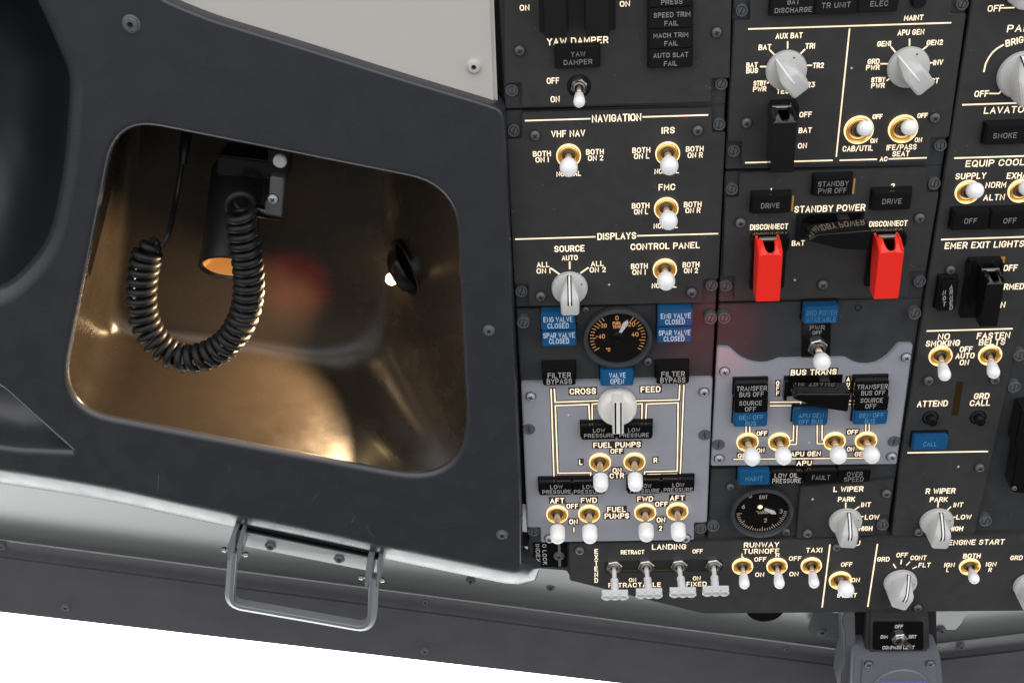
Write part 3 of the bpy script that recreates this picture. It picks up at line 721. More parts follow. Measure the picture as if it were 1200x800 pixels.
for x, y, r, wv in ((1103, 738, 5, wB2+.002), (1126, 757, 4.5, wB2)):
    su, sv = mpp(x, y); ob('socket_screw', H_SK, rf.o, rf.P(x, y, wv), None, r*su)
# ================================================================== overhead structure behind the modules
fr = Thing('overhead_frame', 'dark metal structure behind the overhead switch panels', 'panel frame', 900, 300, -.03)
mb = MB(); mb.prism([fr.P2(x, y, -.03) for x, y in ((566, -60), (1330, -90), (1215, 636), (600, 640))], -.05, -.03, M_VOID); ob('back_plate', mb.mesh('back_plate'), fr.o)
mb = MB()
for a, b in (((585.0, 0), (622.5, 664)),):
    p = fr.P2(580.0, -60, -.004); q = fr.P2(584.0, -60, -.004); r_ = fr.P2(623.5, 664, -.004); s_ = fr.P2(619.5, 664, -.004)
    mb.prism([p, q, r_, s_], -.03, -.009, M_BLACK)
ob('side_rail', mb.mesh('side_rail'), fr.o)
# ================================================================== MODULE: flight control
T = Thing('flight_control_module', 'dark panel with two black switch guards and the yaw damper switch', 'switch panel', 720, 60)
flange(T, 0, 1, -60, 128)
plate(T, [(590, -45), (858.5, -52), (855, 92), (834, 92.5), (834, 120), (611.5, 126), (611, 98), (591.5, 98)])
for a in ((609, 59.3), (839.7, 38)): screw(T, *a)
for a in ((600, 106.4), (845.5, 99)): dzus(T, *a)
text(T, 'ON', 609, 620.4, 9.3, 7.6); text(T, 'ON', 726.3, 738.2, 4.7, 7.6)
guard(T, 637, 663, -62, -50, 44.5, .026, M_BLACK, (629, -60, 667, 34), 'black switch guard at the top left', basew=.006)
guard(T, 686, 713.5, -64, -52, 43.5, .026, M_BLACK, (683, -62, 721, 32), 'black switch guard beside the amber ON lettering', basew=.006)
text(T, 'YAW DAMPER', 641, 712.8, 48, 9, bold=1.05)
lampcap(T, 651, 55.5, 702.5, 80.5, [('YAW', 669, 686, 63.5, 6.5), ('DAMPER', 660.5, 694, 73, 6.5)])
text(T, 'OFF', 640.7, 655.4, 94.7, 8); text(T, 'ON', 645.3, 655.8, 116.4, 8)
toggle(T, 678.5, 101, 678.8, 116.5, 14, 6.4, 'paddle', 'nut_black', what='white tipped toggle in a black round recess')
for (y0, y1, ls) in ((-16, 8.2, [('PRESS', 774.8, 799.8, 2.5, 6.5)]), (9.2, 33.4, [('SPEED TRIM', 766, 809, 17.5, 6.5), ('FAIL', 778.6, 795, 27.5, 6.5)]),
                     (34.2, 57, [('MACH TRIM', 765.7, 806.5, 41.5, 6.3), ('FAIL', 778.6, 794.5, 51, 6.3)]), (57.8, 80, [('AUTO SLAT', 765.7, 806.5, 64.8, 6.3), ('FAIL', 778, 793.7, 74.6, 6.3)])):
    lampcap(T, 760.5, y0, 811.5, y1, ls, tm=M_CAPTB if False else M_DIM, bold=1.1)
# ================================================================== MODULE: navigation / displays
T = Thing('navigation_display_module', 'dark panel with NAVIGATION and DISPLAYS lettering, four ball tipped toggles and a grey knob', 'switch panel', 722, 240)
flange(T, 0, 1, 129, 360)
plate(T, [(611.5, 132), (834, 126.5), (834.5, 156), (850, 155.5), (841.8, 327), (824, 328), (823.8, 355), (620, 359), (619, 333), (602.8, 333), (594.3, 163.5), (611.8, 163)])
for a in ((627, 158.7), (817.7, 152.8), (633.8, 347), (810.5, 342.5)): screw(T, *a)
for a in ((602, 154), (843, 146.5), (611, 342), (834, 335)): dzus(T, *a)
line(T, [(616, 141.6), (691, 139.3)]); line(T, [(753.8, 137.2), (829, 134.9)]); line(T, [(604.5, 280.3), (697, 277.5)]); line(T, [(747.5, 276.3), (840.8, 273.8)])
for t in (('NAVIGATION', 693.6, 751.5, 138.3, 9.8), ('VHF NAV', 646, 685.7, 156.6, 8.6), ('IRS', 775.3, 790.7, 152.8, 8.4), ('BOTH', 624.5, 645.5, 180.2, 7), ('ON 1', 627.5, 643, 187.2, 7),
          ('BOTH', 686.8, 707.5, 178, 7), ('ON 2', 689, 707, 185.2, 7), ('NORMAL', 652, 680.8, 203.6, 6.6), ('BOTH', 741, 762, 176, 7), ('ON L', 743, 761, 183, 7), ('BOTH', 803.8, 824.5, 174.5, 7),
          ('ON R', 805.8, 823.5, 181.8, 7), ('NORMAL', 767, 795.8, 200.5, 6.6), ('FMC', 771.8, 791.3, 219.3, 8.2), ('BOTH', 740.5, 761, 241, 7), ('ON L', 743, 759.5, 248, 7), ('BOTH', 801.5, 822, 239.5, 7),
          ('ON R', 803.3, 820.8, 246.5, 7), ('NORMAL', 766, 794.3, 264.5, 6.6), ('DISPLAYS', 700, 745.5, 276.6, 8.8), ('SOURCE', 649.5, 685, 291.3, 8.2), ('AUTO', 658.3, 677, 302, 6.6), ('ALL', 629, 644, 310, 6.8),
          ('ON 1', 628.8, 645, 317.3, 6.8), ('ALL', 692.5, 707.5, 308.8, 6.8), ('ON 2', 691, 710, 315.9, 6.8), ('CONTROL PANEL', 739, 820, 288.2, 8.2), ('BOTH', 739.5, 759, 311.8, 6.8), ('ON 1', 741, 756.5, 318.8, 6.8),
          ('BOTH', 800, 819.5, 310, 6.8), ('ON 2', 801.5, 818, 316.9, 6.8), ('NORMAL', 763.8, 792.8, 334.3, 6.5)): text(T, *t)
toggle(T, 666.3, 182, 666.5, 196, 14.4, 9.6, 'ball', what='ball tipped toggle under VHF NAV')
toggle(T, 782.3, 179.5, 784.3, 194, 14.4, 9.6, 'ball', what='ball tipped toggle under IRS')
toggle(T, 780.6, 244, 783.3, 258.2, 14.2, 9.6, 'ball', what='ball tipped toggle under FMC')
toggle(T, 779, 315.2, 780.5, 329, 14, 9.5, 'ball', what='ball tipped toggle under CONTROL PANEL')
for p in ([(667.6, 307), (667.6, 314.5)], [(646, 314.5), (656, 321.5)], [(689, 313.8), (681, 319.5)]): line(T, p, 1.9)
knob(T, 667.5, 336, 21.3, 0, what='grey selector knob under SOURCE', stripe='black', H=.021); plus(T, 713.8, 333.5)
# ================================================================== MODULE: fuel
T = Thing('fuel_module', 'fuel panel with a round temperature dial, light grey lower plate and six white capped toggles', 'switch panel', 724, 500)
wl = -.004
flange(T, 0, 1, 361, 636, wl, M_FLANGE, 'upper_plate')
plate(T, [(610.7, 449), (835.2, 443.3), (828.4, 612), (813.3, 612.5), (813.3, 632.7), (634, 635.6), (633.3, 618), (618, 618)], 0, .0055, M_GREY, 'grey_plate', .0008)
def gauge(T, x, y, r, wv, rim, what):
    su, sv = mpp(x, y); R = r*su; c = T.P(x, y, wv); mb = MB()
    mb.lathe([(R*.97, -.004), (R*.97, rim-.002), (R*1.0, rim-.001), (R*.985, rim), (R*.90, rim+.0004), (R*.875, rim-.0008), (R*.865, rim-.0035), (R*.85, rim-.0036)], M_BRACK if False else M_FLANGE, 56, cap0=False, cap1=False)
    mb.lathe([(R*.86, rim-.0035), (.0003, rim-.0035)], M_GLASS, 56, cap0=False)
    o = ob('dial_gauge', mb.mesh('dial_gauge', smooth=35), T.o, c, label=what); return o, R, rim-.0035, c
g, R, gz, gc = gauge(T, 723.5, 391, 40.5, wl, .009, 'round black dial with amber figures and a grey needle')
def dial(o, R, z, ticks, nums, m, needle, hub):
    mb = MB()
    for a, ln in ticks:
        t = math.radians(a); s, c = math.sin(t), math.cos(t)
        mb.ribbon([(s*R*.80, c*R*.80), (s*R*(.80-ln), c*R*(.80-ln))], R*.022, z+.0001, .0001, m)
    for tx, cx, cy, wd, h in nums: put(mb, tx, R*(cx-wd/2), R*(cx+wd/2), R*cy, R*h, z+.0001, m, R*.021, thick=.0001)
    ob('dial_marks', mb.mesh('dial_marks', smooth=0), o)
    mb = MB(); a, ln = needle; t = math.radians(a); d = Vector((math.sin(t), math.cos(t))); n = Vector((d.y, -d.x))
    h0 = Vector(hub)*R
    mb.prism([tuple(h0+d*R*.05+n*R*.03), tuple(h0+d*R*ln*.8+n*R*.075), tuple(h0+d*R*ln), tuple(h0+d*R*ln*.8-n*R*.075), tuple(h0+d*R*.05-n*R*.03)], z+.0006, z+.0011, M_NEEDLE)
    ob('needle', mb.mesh('needle', smooth=0), o)
    mb = MB(); mb.lathe([(R*.16, z+.0003), (R*.16, z+.0016), (R*.12, z+.002), (.0003, z+.002)], M_BLACK, 24, c=(h0.x, h0.y, 0)); ob('hub', mb.mesh('hub'), o)
tk = [(a, .10 if k % 4 else .16) for k, a in enumerate(range(-122, -30, 8))]+[(a, .10 if k % 4 else .16) for k, a in enumerate(range(34, 126, 8))]
dial(g, R, gz, tk, [('-20', -.43, .42, .23, .14), ('0', -.02, .66, .09, .15), ('20', .40, .44, .20, .15), ('-40', -.50, .06, .26, .15), ('40', .50, .10, .20, .15), ('oC', -.28, -.40, .13, .13), ('FUEL', -.02, .49, .25, .10), ('TEMP', -.02, .37, .25, .10)], M_ORANGE, (28, .62), (0, .06))
for t in ((633.9, 367, 674.3, 387, [('ENG VALVE', 637, 671, 374.3, 6.6), ('CLOSED', 641.7, 666.5, 381.6, 6.6)]), (635, 388.2, 675.5, 405.8, [('SPAR VALVE', 636.5, 673.6, 392.9, 6.6), ('CLOSED', 643.5, 667, 399.6, 6.6)]),
          (771, 363, 811.5, 382.6, [('ENG VALVE', 774.4, 809.5, 370, 6.6), ('CLOSED', 779.6, 802.5, 377, 6.6)]), (770.6, 384, 810.4, 401.6, [('SPAR VALVE', 771.9, 809, 389.8, 6.6), ('CLOSED', 777.8, 802, 396.8, 6.6)]),
          (703.6, 434.4, 742.5, 452.3, [('VALVE', 713.7, 733.3, 439.6, 6.6), ('OPEN', 715.3, 731.3, 446.8, 6.6)])): lampcap(T, *t, h=.011, m=M_BLUE, wv=wl, tm=mat('caption_bright', (.55, .66, .75), .6))
M_CAPW = mat('caption_white', (.36, .345, .335), .6)
for t in ((636, 433.5, 674.3, 451.7, [('FILTER', 641.7, 669, 439.6, 6.8), ('BYPASS', 640.6, 670.3, 446.8, 6.8)]), (769.3, 432.2, 807.7, 450, [('FILTER', 775, 802.5, 438.2, 6.8), ('BYPASS', 773.8, 803.2, 445.2, 6.8)])): lampcap(T, *t, h=.0125, wv=wl, tm=M_CAPW, bold=1.15)
for a in ((686.3, 362.4, 4), (759, 423, 5.6)): screw(T, *a, wv=wl)
dzus(T, 613, 379, wv=wl, tall=True); dzus(T, 833, 374, wv=wl, tall=True)
for a in ((619.7, 503.4), (826, 510), (625.5, 623), (821, 620)): dzus(T, *a, wv=-.002 if a[1] < 600 else -.004)
for a in ((622, 464.3), (825, 459), (803.7, 630), (644, 630.5)): screw(T, a[0], a[1], 5.8, False)
LG = dict(wpx=1.7, back=True)
for p in ([(645.8, 455.7), (649.3, 562)], [(649.6, 455.7), (650.5, 470.8), (700.2, 469)], [(650.7, 475), (653.7, 553.8), (692.3, 553.3), (691.9, 562)], [(653.5, 562), (654, 558), (687.5, 557.5), (687.2, 562)],
          [(650.7, 475), (690, 473.5), (691.2, 496)], [(700.2, 472.5), (693.9, 473), (694.1, 496)], [(801.4, 451), (797, 559.6)], [(796.5, 451.2), (795.8, 468), (746.3, 469.2)], [(794.7, 471.5), (793.6, 551.3), (755.3, 552.2), (754.9, 560.3)],
          [(794.7, 471.5), (757.6, 473), (756.4, 495)], [(746.8, 473), (752.4, 472.6), (752, 495)], [(793.5, 559.6), (793, 554.7), (759, 555.5), (758.7, 560.3)]): line(T, p, **LG)
for t in (('CROSS', 667.6, 698.4, 458, 7.6), ('FEED', 750.8, 774, 455.7, 7.6), ('FUEL PUMPS', 695.3, 750.8, 520.7, 7), ('OFF', 715.3, 730, 528, 6.3), ('L', 678.6, 682.7, 541, 6.6), ('R', 765.9, 770.2, 538.7, 6.6), ('ON', 717.8, 728.3, 550.6, 6.4), ('CTR', 714.4, 731.3, 556.8, 6.4),
          ('AFT', 644.7, 661.3, 586, 6.6), ('FWD', 680.6, 699.5, 585.5, 6.6), ('FWD', 746.8, 765.4, 583.9, 6.6), ('AFT', 785.2, 802, 582.8, 6.6), ('OFF', 663.8, 677.7, 592.4, 6.2), ('OFF', 767.7, 782.8, 590, 6.2), ('ON', 667, 677, 610.7, 6.4), ('1', 672.2, 672.8, 620, 6.4),
          ('ON', 769.5, 779.6, 608.4, 6.4), ('2', 772, 776, 618.3, 6.4), ('FUEL', 711.5, 733.3, 596.3, 6.8), ('PUMPS', 708.5, 737.3, 603.8, 6.8)): text(T, *t, box=True)
LP = lambda a, b, y0, c, d, y1: [('LOW', a, b, y0-.8, 5.0), ('PRESSURE', c, d, y1-1.2, 5.0)]
for x0, y0, x1, y1, ls in ((681, 499, 722.3, 515.3, LP(695, 709, 504.8, 684.5, 719.8, 511.3)), (723, 498.4, 764.3, 514.8, LP(736, 750, 504.3, 726, 760.3, 510.8)), (631.6, 565.4, 670, 580.3, LP(644.7, 659.3, 571, 635.7, 669.2, 577.2)), (670.8, 564.8, 708.8, 579.8, LP(682.9, 696.5, 570.8, 672.5, 707.2, 577)),
                           (735.5, 563.6, 774.8, 578.8, LP(750.4, 763.2, 569.8, 738.4, 772.6, 576)), (775.6, 562.6, 813.4, 577.3, LP(788, 802, 568.6, 777.8, 811.8, 574.8))): lampcap(T, x0, y0, x1, y1, ls, h=.0075, tm=M_CAPW, bold=1.0)
knob(T, 723, 472, 23, 0, 'cap', what='round ivory knob with a raised striped bar between CROSS and FEED')
for x, y, tx, ty, wh in ((703, 540.8, 704, 565.2, 'white capped centre pump toggle beside the letter L'), (743.4, 540.1, 744.5, 564.5, 'white capped centre pump toggle beside the letter R'), (653, 601.5, 653.4, 625.5, 'white capped toggle under AFT at tank 1'), (690.5, 601, 691.2, 625.3, 'white capped toggle under FWD at tank 1'),
                     (756, 599.3, 757.3, 623.3, 'white capped toggle under FWD at tank 2'), (793.6, 598.2, 795, 622.8, 'white capped toggle under AFT at tank 2')): toggle(T, x, y, tx, ty, 12.7, 8.9, 'cap', what=wh, h=.019)
plus(T, 666, 486)
# ================================================================== MODULE: battery / metering
T = Thing('battery_module', 'dark panel with two large grey knobs, a black battery guard and two toggles', 'switch panel', 990, 90)
flange(T, 1, 2, -60, 199)
plate(T, [(879, -46), (1122, -54), (1113.5, 16.3), (1132.3, 16.3), (1112, 161), (1091, 162), (1088, 190.3), (868.8, 195), (869.5, 166), (852.7, 167), (860, 24.5), (879, 24)])
for a in ((869.5, 13), (1128, 5.5), (860, 177.5), (1102.5, 171)): dzus(T, *a)
for a in ((875, 144), (1095.5, 138)): screw(T, *a)
for x0, x1, y1, ls in ((903.8, 954.6, 18.8, [('BAT', 923, 937, 2.5, 6.5), ('DISCHARGE', 908, 951.3, 12, 6.5)]), (955.6, 1005, 17.5, [('TR UNIT', 963, 996.8, 6.3, 7)]), (1005.9, 1053, 15, [('ELEC', 1020, 1040.8, 4.5, 7)])): lampcap(T, x0, -8, x1, y1, ls)
su, sv = mpp(1074, 0); mb = MB(); mb.lathe([(.0045, -.002), (.0045, .004), (.0038, .0055), (.0003, .0055)], M_BLACK, 24); ob('push_button', mb.mesh('push_button'), T.o, T.P(1075, 0))
line(T, [(877.5, 34.3), (1113.8, 27)]); line(T, [(995.5, 34.5), (980, 183)]); line(T, [(984.5, 188), (1026.8, 186.8)]); line(T, [(1042, 186.3), (1085, 185)]); line(T, [(874, 190.8), (975, 188)])
for t in (('MAINT', 1059.5, 1082, 21, 7), ('AUX BAT', 909, 940.5, 42, 7.4), ('BAT', 889, 903.8, 55.5, 7.2), ('TR1', 943.8, 955, 54, 7.2), ('BAT', 874.5, 888, 76.4, 6.8), ('BUS', 874.5, 888.3, 83, 6.8), ('TR2', 952.5, 965.5, 76.8, 7), ('STBY', 883, 898, 97.6, 6.6), ('PWR', 882.5, 898, 104.4, 6.6),
          ('TEST', 910, 930, 106.8, 7), ('TR3', 940, 955, 99.5, 7), ('APU GEN', 1052, 1083, 38, 7.4), ('GEN1', 1028, 1044, 51.5, 7), ('GEN2', 1086, 1105, 50, 7), ('GRD', 1016.8, 1030.8, 72.2, 6.8), ('PWR', 1015, 1030.8, 79.2, 6.8), ('INV', 1093.8, 1105, 73.3, 7), ('STBY', 1021, 1037.5, 93.6, 6.6), ('PWR', 1021, 1036.8, 100.4, 6.6), ('TEST', 1082, 1100, 95, 7),
          ('OFF', 936.8, 951.3, 134.3, 7), ('BAT', 936, 951.3, 152.8, 7), ('ON', 935, 945.5, 170.8, 7), ('OFF', 1022.5, 1034, 136.8, 6.2), ('ON', 1020, 1028, 165, 6.2), ('OFF', 1075, 1087, 135.5, 6.2), ('ON', 1072, 1080.5, 164, 6.2), ('CAB/UTIL', 987.5, 1023, 174, 7.2), ('IFE/PASS', 1039, 1074, 172.6, 7.2), ('SEAT', 1045.8, 1065.8, 180.2, 7), ('AC', 1031, 1040, 186.4, 6)): text(T, *t)
for p in ([(923, 49.3), (923, 56.3)], [(902.5, 59.3), (907, 63.8)], [(943, 58.3), (938.8, 62.5)], [(891.3, 78.3), (897.5, 78.3)], [(946.3, 76.8), (950.8, 76.8)], [(902.5, 95), (899.5, 97.5)], [(1065.8, 46.3), (1065.8, 53)], [(1044.5, 55.5), (1048.8, 60.8)], [(1086.3, 54.5), (1081.3, 58.3)], [(1032.5, 75), (1040, 75)], [(1088.8, 73.8), (1092, 73.8)], [(1039.3, 94.5), (1043.8, 91.3)]): line(T, p, 1.8)
knob(T, 921, 81.5, 24.2, -40, what='large grey knob surrounded by AUX BAT and TR lettering'); knob(T, 1063.8, 78, 24.8, -42, what='large grey knob surrounded by APU GEN and GEN lettering'); plus(T, 998, 80)
guard(T, 904.5, 932.3, 127, 139, 203, .030, M_GLOSS, (902, 117, 927, 186), 'glossy black guard over the battery switch', basew=.008)
toggle(T, 1006, 151.8, 1013.8, 150.6, 17.2, 8.4, 'ball', what='ball tipped toggle above CAB/UTIL', h=.018); toggle(T, 1057.8, 150.6, 1065.6, 149.6, 17.2, 8.4, 'ball', what='ball tipped toggle above IFE/PASS SEAT', h=.018)
# ================================================================== MODULE: standby power / generator drive
T = Thing('standby_power_module', 'dark panel with two bright red switch guards and a black guard between them', 'switch panel', 970, 275)
flange(T, 1, 2, 200, 354)
plate(T, [(866.6, 203), (1087, 196.3), (1086, 226), (1100.5, 226), (1084.7, 318), (1066, 318.5), (1064.5, 347.5), (860, 351), (861, 324), (846.8, 324.5), (849.7, 232), (866, 231.5)])
for a in ((857.8, 222.3), (1095.3, 216), (851, 335.6), (1078, 330.4)): dzus(T, *a)
for a in ((867.8, 260.8), (1077.5, 255.3), (964.2, 333.2)): screw(T, *a)
lampcap(T, 954, 208, 998.7, 229.9, [('STANDBY', 958.8, 994.4, 215.4, 6.6), ('PWR OFF', 958.8, 992, 223.6, 6.6)])
lampcap(T, 881.5, 229, 926.7, 250.5, [('DRIVE', 891.8, 913.6, 241, 6.6)]); lampcap(T, 1022.8, 225, 1068, 246.5, [('DRIVE', 1034, 1056.6, 236, 6.6)])
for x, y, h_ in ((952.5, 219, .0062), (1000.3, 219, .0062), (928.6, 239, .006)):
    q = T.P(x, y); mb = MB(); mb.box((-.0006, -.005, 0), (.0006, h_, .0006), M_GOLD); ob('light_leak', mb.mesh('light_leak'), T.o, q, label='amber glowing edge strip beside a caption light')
for t in (('1', 903.4, 904, 223, 6), ('2', 1044, 1048.6, 218, 6.4), ('STANDBY POWER', 931, 1013.9, 244.2, 8.6), ('DISCONNECT', 879, 923.6, 265.7, 7.2), ('DISCONNECT', 1018.6, 1063.3, 262, 7.2), ('BAT', 927.9, 942.9, 284.8, 6.8)): text(T, *t)
hguard(T, [(945.7, 282.5), (958, 275), (1021.7, 269.5), (1017, 294), (985, 292)], .024, (933.5, 250.8, 1009.8, 277), 'glossy black guard over the standby power switch')
guard(T, 887.5, 915.8, 282, 297, 353.6, .028, M_RED, (881, 271, 917, 333), 'bright red guard under the left DISCONNECT lettering', basew=.006)
guard(T, 1027.5, 1056.6, 279, 294, 350.6, .028, M_RED, (1019, 267, 1050, 330), 'bright red guard below the DRIVE light marked 2', basew=.006); plus(T, 931.4, 328)
# ================================================================== MODULE: bus transfer
T = Thing('bus_transfer_module', 'bus transfer panel with a scalloped light grey plate, blue caption lights and five toggles', 'switch panel', 950, 470)
flange(T, 1, 2, 355, 547, wl, M_FLANGE, 'upper_plate')
top = [(840.8, 407.4), (854.4, 408), (858, 411), (864, 416.7), (869, 420.3), (875, 423.3), (883, 426), (891.5, 427), (899, 426.7), (905, 425), (913.5, 421.9), (952, 420.6), (990.6, 420.6), (1001.6, 426.5), (1009, 428.3), (1018, 428.6), (1027, 426.6), (1034.6, 422.5), (1040.5, 418), (1045.6, 412.6), (1053.3, 403.8), (1070, 403.8)]
plate(T, top+[(1050.7, 544), (833.2, 546)], 0, .0062, M_GREY, 'grey_plate', .0008)
dzus(T, 849, 373.5, wv=wl, tall=True); dzus(T, 1072.5, 368.5, wv=wl, tall=True)
for a in ((842, 521.4), (1048, 517.4)): dzus(T, *a, wv=-.002)
for a in ((849, 435), (1062, 418.4), (842.8, 537), (1045, 534.6)): screw(T, a[0], a[1], 5.8, False)
lampcap(T, 941.9, 359.5, 982.3, 379.3, [('GRD POWER', 945, 981, 366.7, 6.4), ('AVAILABLE', 945, 979.6, 374.4, 6.4)], h=.010, m=M_BLUE, wv=wl, tm=mat('caption_faint', (.06, .17, .30), .6))
mb = MB(); mb.prism([T.P2(x, y, wl) for x, y in ((939.7, 372), (973.5, 371.5), (972, 430), (938.7, 430))], wl-.001, wl+.0012, M_BLACK); ob('legend_plate', mb.mesh('legend_plate', bevel=.0002), T.o)
text(T, 'PWR', 949, 966.6, 383.8, 6, wl+.0012, M_DIM); text(T, 'OFF', 952, 963, 389.6, 4.5, wl+.0012, M_DIM)
toggle(T, 957.5, 405.5, 963, 423.5, 12, 9.2, 'ball', 'nut', wl+.0012, .0215, what='ball tipped toggle with a steel hexagon nut')
mb = MB(); mb.lathe([(.0026, -.001), (.0026, .0003), (.0021, .0004), (.002, -.0006), (.0002, -.0006)], M_BLACK, 20); ob('plugged_hole', mb.mesh('plugged_hole'), T.o, T.P(1005.7, 360, wl))
text(T, 'BUS TRANS', 926.7, 980.4, 435.6, 7.2, box=True)
stack(T, 'OFF', 911.3, 448.7, 460.4, 5.2, box=True, wpx=3.6); stack(T, 'AUTO', 994, 443.8, 464, 5.2, box=True, wpx=3.6, dx=-.2)
hguard(T, [(928.7, 467), (934, 461.5), (997, 461.5), (993.5, 483), (958, 477.5)], .022, (918.5, 440, 985, 462.5), 'glossy black guard over the bus transfer switch')
M_CAPR = mat('caption_soft', (.21, .20, .20), .6)
for t in ((860.9, 449.6, 899.8, 467, [('TRANSFER', 863.3, 898.6, 455, 6), ('BUS OFF', 866.5, 894.8, 462, 6)], M_CAP), (860.9, 467.6, 899.8, 483.4, [('SOURCE', 866.3, 892.7, 472.2, 5.8), ('OFF', 873, 886, 479.2, 5.8)], M_CAP), (860, 484, 899.3, 500.2, [('GEN OFF', 866.3, 894.5, 488.9, 6), ('BUS', 873.6, 886, 496, 6)], M_BLUE),
          (1001.5, 446.7, 1041.2, 465, [('TRANSFER', 1004.5, 1040.3, 453, 6), ('BUS OFF', 1009.3, 1037.3, 460.2, 6)], M_CAP), (1001.5, 465.7, 1041.2, 481, [('SOURCE', 1008.4, 1034.6, 468.9, 5.8), ('OFF', 1014, 1026.9, 475.8, 5.8)], M_CAP), (1000.7, 481.7, 1040, 497.6, [('GEN OFF', 1007, 1035.4, 486.6, 6), ('BUS', 1013.4, 1025.5, 493.5, 6)], M_BLUE),
          (930, 481.3, 970, 498.7, [('APU GEN', 936, 965, 486.8, 6), ('OFF BUS', 936, 963.9, 494, 6)], M_BLUE)):
    lampcap(T, *t[:5], h=.0085, m=t[5], tm=M_CAPW if t[5] is M_CAP else mat('caption_blue', (.10, .25, .40), .6))
for p in ([(902.5, 470.7), (938.3, 470.5), (938, 484)], [(902.5, 475), (933, 474.8), (933, 484)], [(874.2, 499), (874.2, 508)], [(878.6, 499), (878.6, 508)], [(1014.5, 496), (1014.3, 506.5)], [(1018.6, 496), (1018.4, 506.5)], [(934.2, 497), (933.3, 520.2), (926, 520.2)], [(930, 497), (929.5, 515.5), (925, 515.5)], [(957.6, 497), (957.6, 519.4), (966, 519.4)], [(963.3, 497), (963.3, 514.7), (967, 514.9)], [(994, 469.3), (1000.5, 469)], [(994, 473.3), (1000.5, 473)]): line(T, p, wpx=1.5, back=True)
line(T, [(860, 537.6), (1030, 536)], 1.6, back=True)
for t in (('OFF', 886.6, 899, 507.3, 5.8), ('ON', 886.8, 895.7, 527.3, 5.8), ('OFF', 992.8, 1005.7, 505.6, 5.8), ('ON', 992.5, 1001, 525.7, 5.8), ('GEN 1', 864.6, 885, 533.3, 6), ('GEN 2', 1001.6, 1024, 531.3, 6), ('APU GEN', 926.5, 961.7, 531.3, 6.2), ('APU', 933.6, 951.2, 542, 6.2)): text(T, *t, box=True)
for x, y, tx, ty, wh in ((875.8, 517, 881, 535, 'white ball tipped toggle beside GEN 1'), (913, 516.8, 918, 534, 'white ball tipped toggle right of the GEN 1 toggle'), (977.6, 516.2, 982.3, 532.8, 'white ball tipped toggle right of the APU GEN lettering'), (1014.5, 515.6, 1021, 532.4, 'white ball tipped toggle beside GEN 2')): toggle(T, x, y, tx, ty, 12.8, 8.8, 'ball', what=wh, h=.0185)
plus(T, 948, 518.3)
# ================================================================== MODULE: APU indicators
T = Thing('exhaust_gauge_module', 'small dark panel with a round exhaust temperature dial and a row of caption lights', 'switch panel', 893, 592)
flange(T, 1, 2, 548, 633, wl, M_FLANGE, 'backing_plate')
for x0, y0, x1, y1, ls, m in ((865.5, 553.6, 902.4, 568.4, [('MAINT', 873.5, 893.8, 560.5, 6)], M_BLUE), (903.3, 553, 940.6, 567.4, [('LOW OIL', 907.8, 935.5, 556.8, 5.8), ('PRESSURE', 905, 938.6, 563, 5.8)], None), (942, 551.8, 981, 566.2, [('FAULT', 951.6, 972.6, 559.2, 5.8)], M_CAP), (981.8, 550.4, 1020, 565, [('OVER', 992.5, 1011, 555.3, 5.8), ('SPEED', 989, 1011.8, 561.3, 5.8)], M_CAP)):
    lampcap(T, x0, y0, x1, y1, ls, h=.0105, m=m or M_CAP, wv=wl, tm=mat('caption_blue', (.1, .25, .4), .6) if m is M_BLUE else (mat('caption_lit', (.55, .52, .48), .6) if m is None else M_CAPR))
g, R, gz, gc = gauge(T, 891.5, 594, 36.6, wl, .009, 'round black dial reading EGT with a short needle')
tk = [(a, .08 if k % 5 else .15) for k, a in enumerate(range(-95, -270, -6))]
dial(g, R, gz, tk, [('EGT', .02, .60, .26, .15), ('oCx100', .02, -.02, .40, .13), ('0', -.40, .64, .09, .14), ('6', -.60, .22, .10, .16), ('3', .62, .0, .10, .16), ('2', .14, -.36, .10, .16)], mat('dial_pale', (.35, .30, .26), .6, emis=(1, .55, .35), es=.10), (118, .62), (-.08, .22))
mb = MB(); mb.lathe([(R*.08, gz+.0021), (R*.05, gz+.0026), (.0002, gz+.0026)], M_RIM, 12, c=(-.08*R, .26*R, 0)); ob('lit_hub', mb.mesh('lit_hub'), g)
for a in ((856, 569.8, 5), (920.8, 622.3, 5.4)): screw(T, *a, wv=wl)
dzus(T, 836, 617.5)
# ================================================================== MODULE: left wiper
T = Thing('wiper_module', 'small dark plate lettered L WIPER with one grey knob', 'switch panel', 990, 600)
plate(T, [(938, 569.8), (1047.8, 561.2), (1041.5, 603), (1027, 604), (1024.5, 627.6), (933, 630.5)], 0, .0045)
text(T, 'L WIPER', 976.8, 1011.8, 572.6, 6.8)
for t in (('PARK', 982, 1002, 584.5, 6.2), ('INT', 1009.3, 1020.5, 590.8, 6), ('LOW', 1013.5, 1030.3, 605.5, 6), ('HIGH', 1006.5, 1022.3, 618.8, 6)): text(T, *t)
for p in ([(991, 589), (991, 594)], [(1006.5, 593.5), (1001, 597)], [(1011, 604.8), (1008, 604.8)]): line(T, p, 1.6)
knob(T, 990.3, 609, 19.4, 4, what='grey wiper knob pointing up to PARK', stripe='black', H=.0205); plus(T, 952.3, 584.5)
for a in ((1038.5, 577.5), (946.3, 624)): screw(T, a[0], a[1], 5.8)
dzus(T, 1034.5, 616)
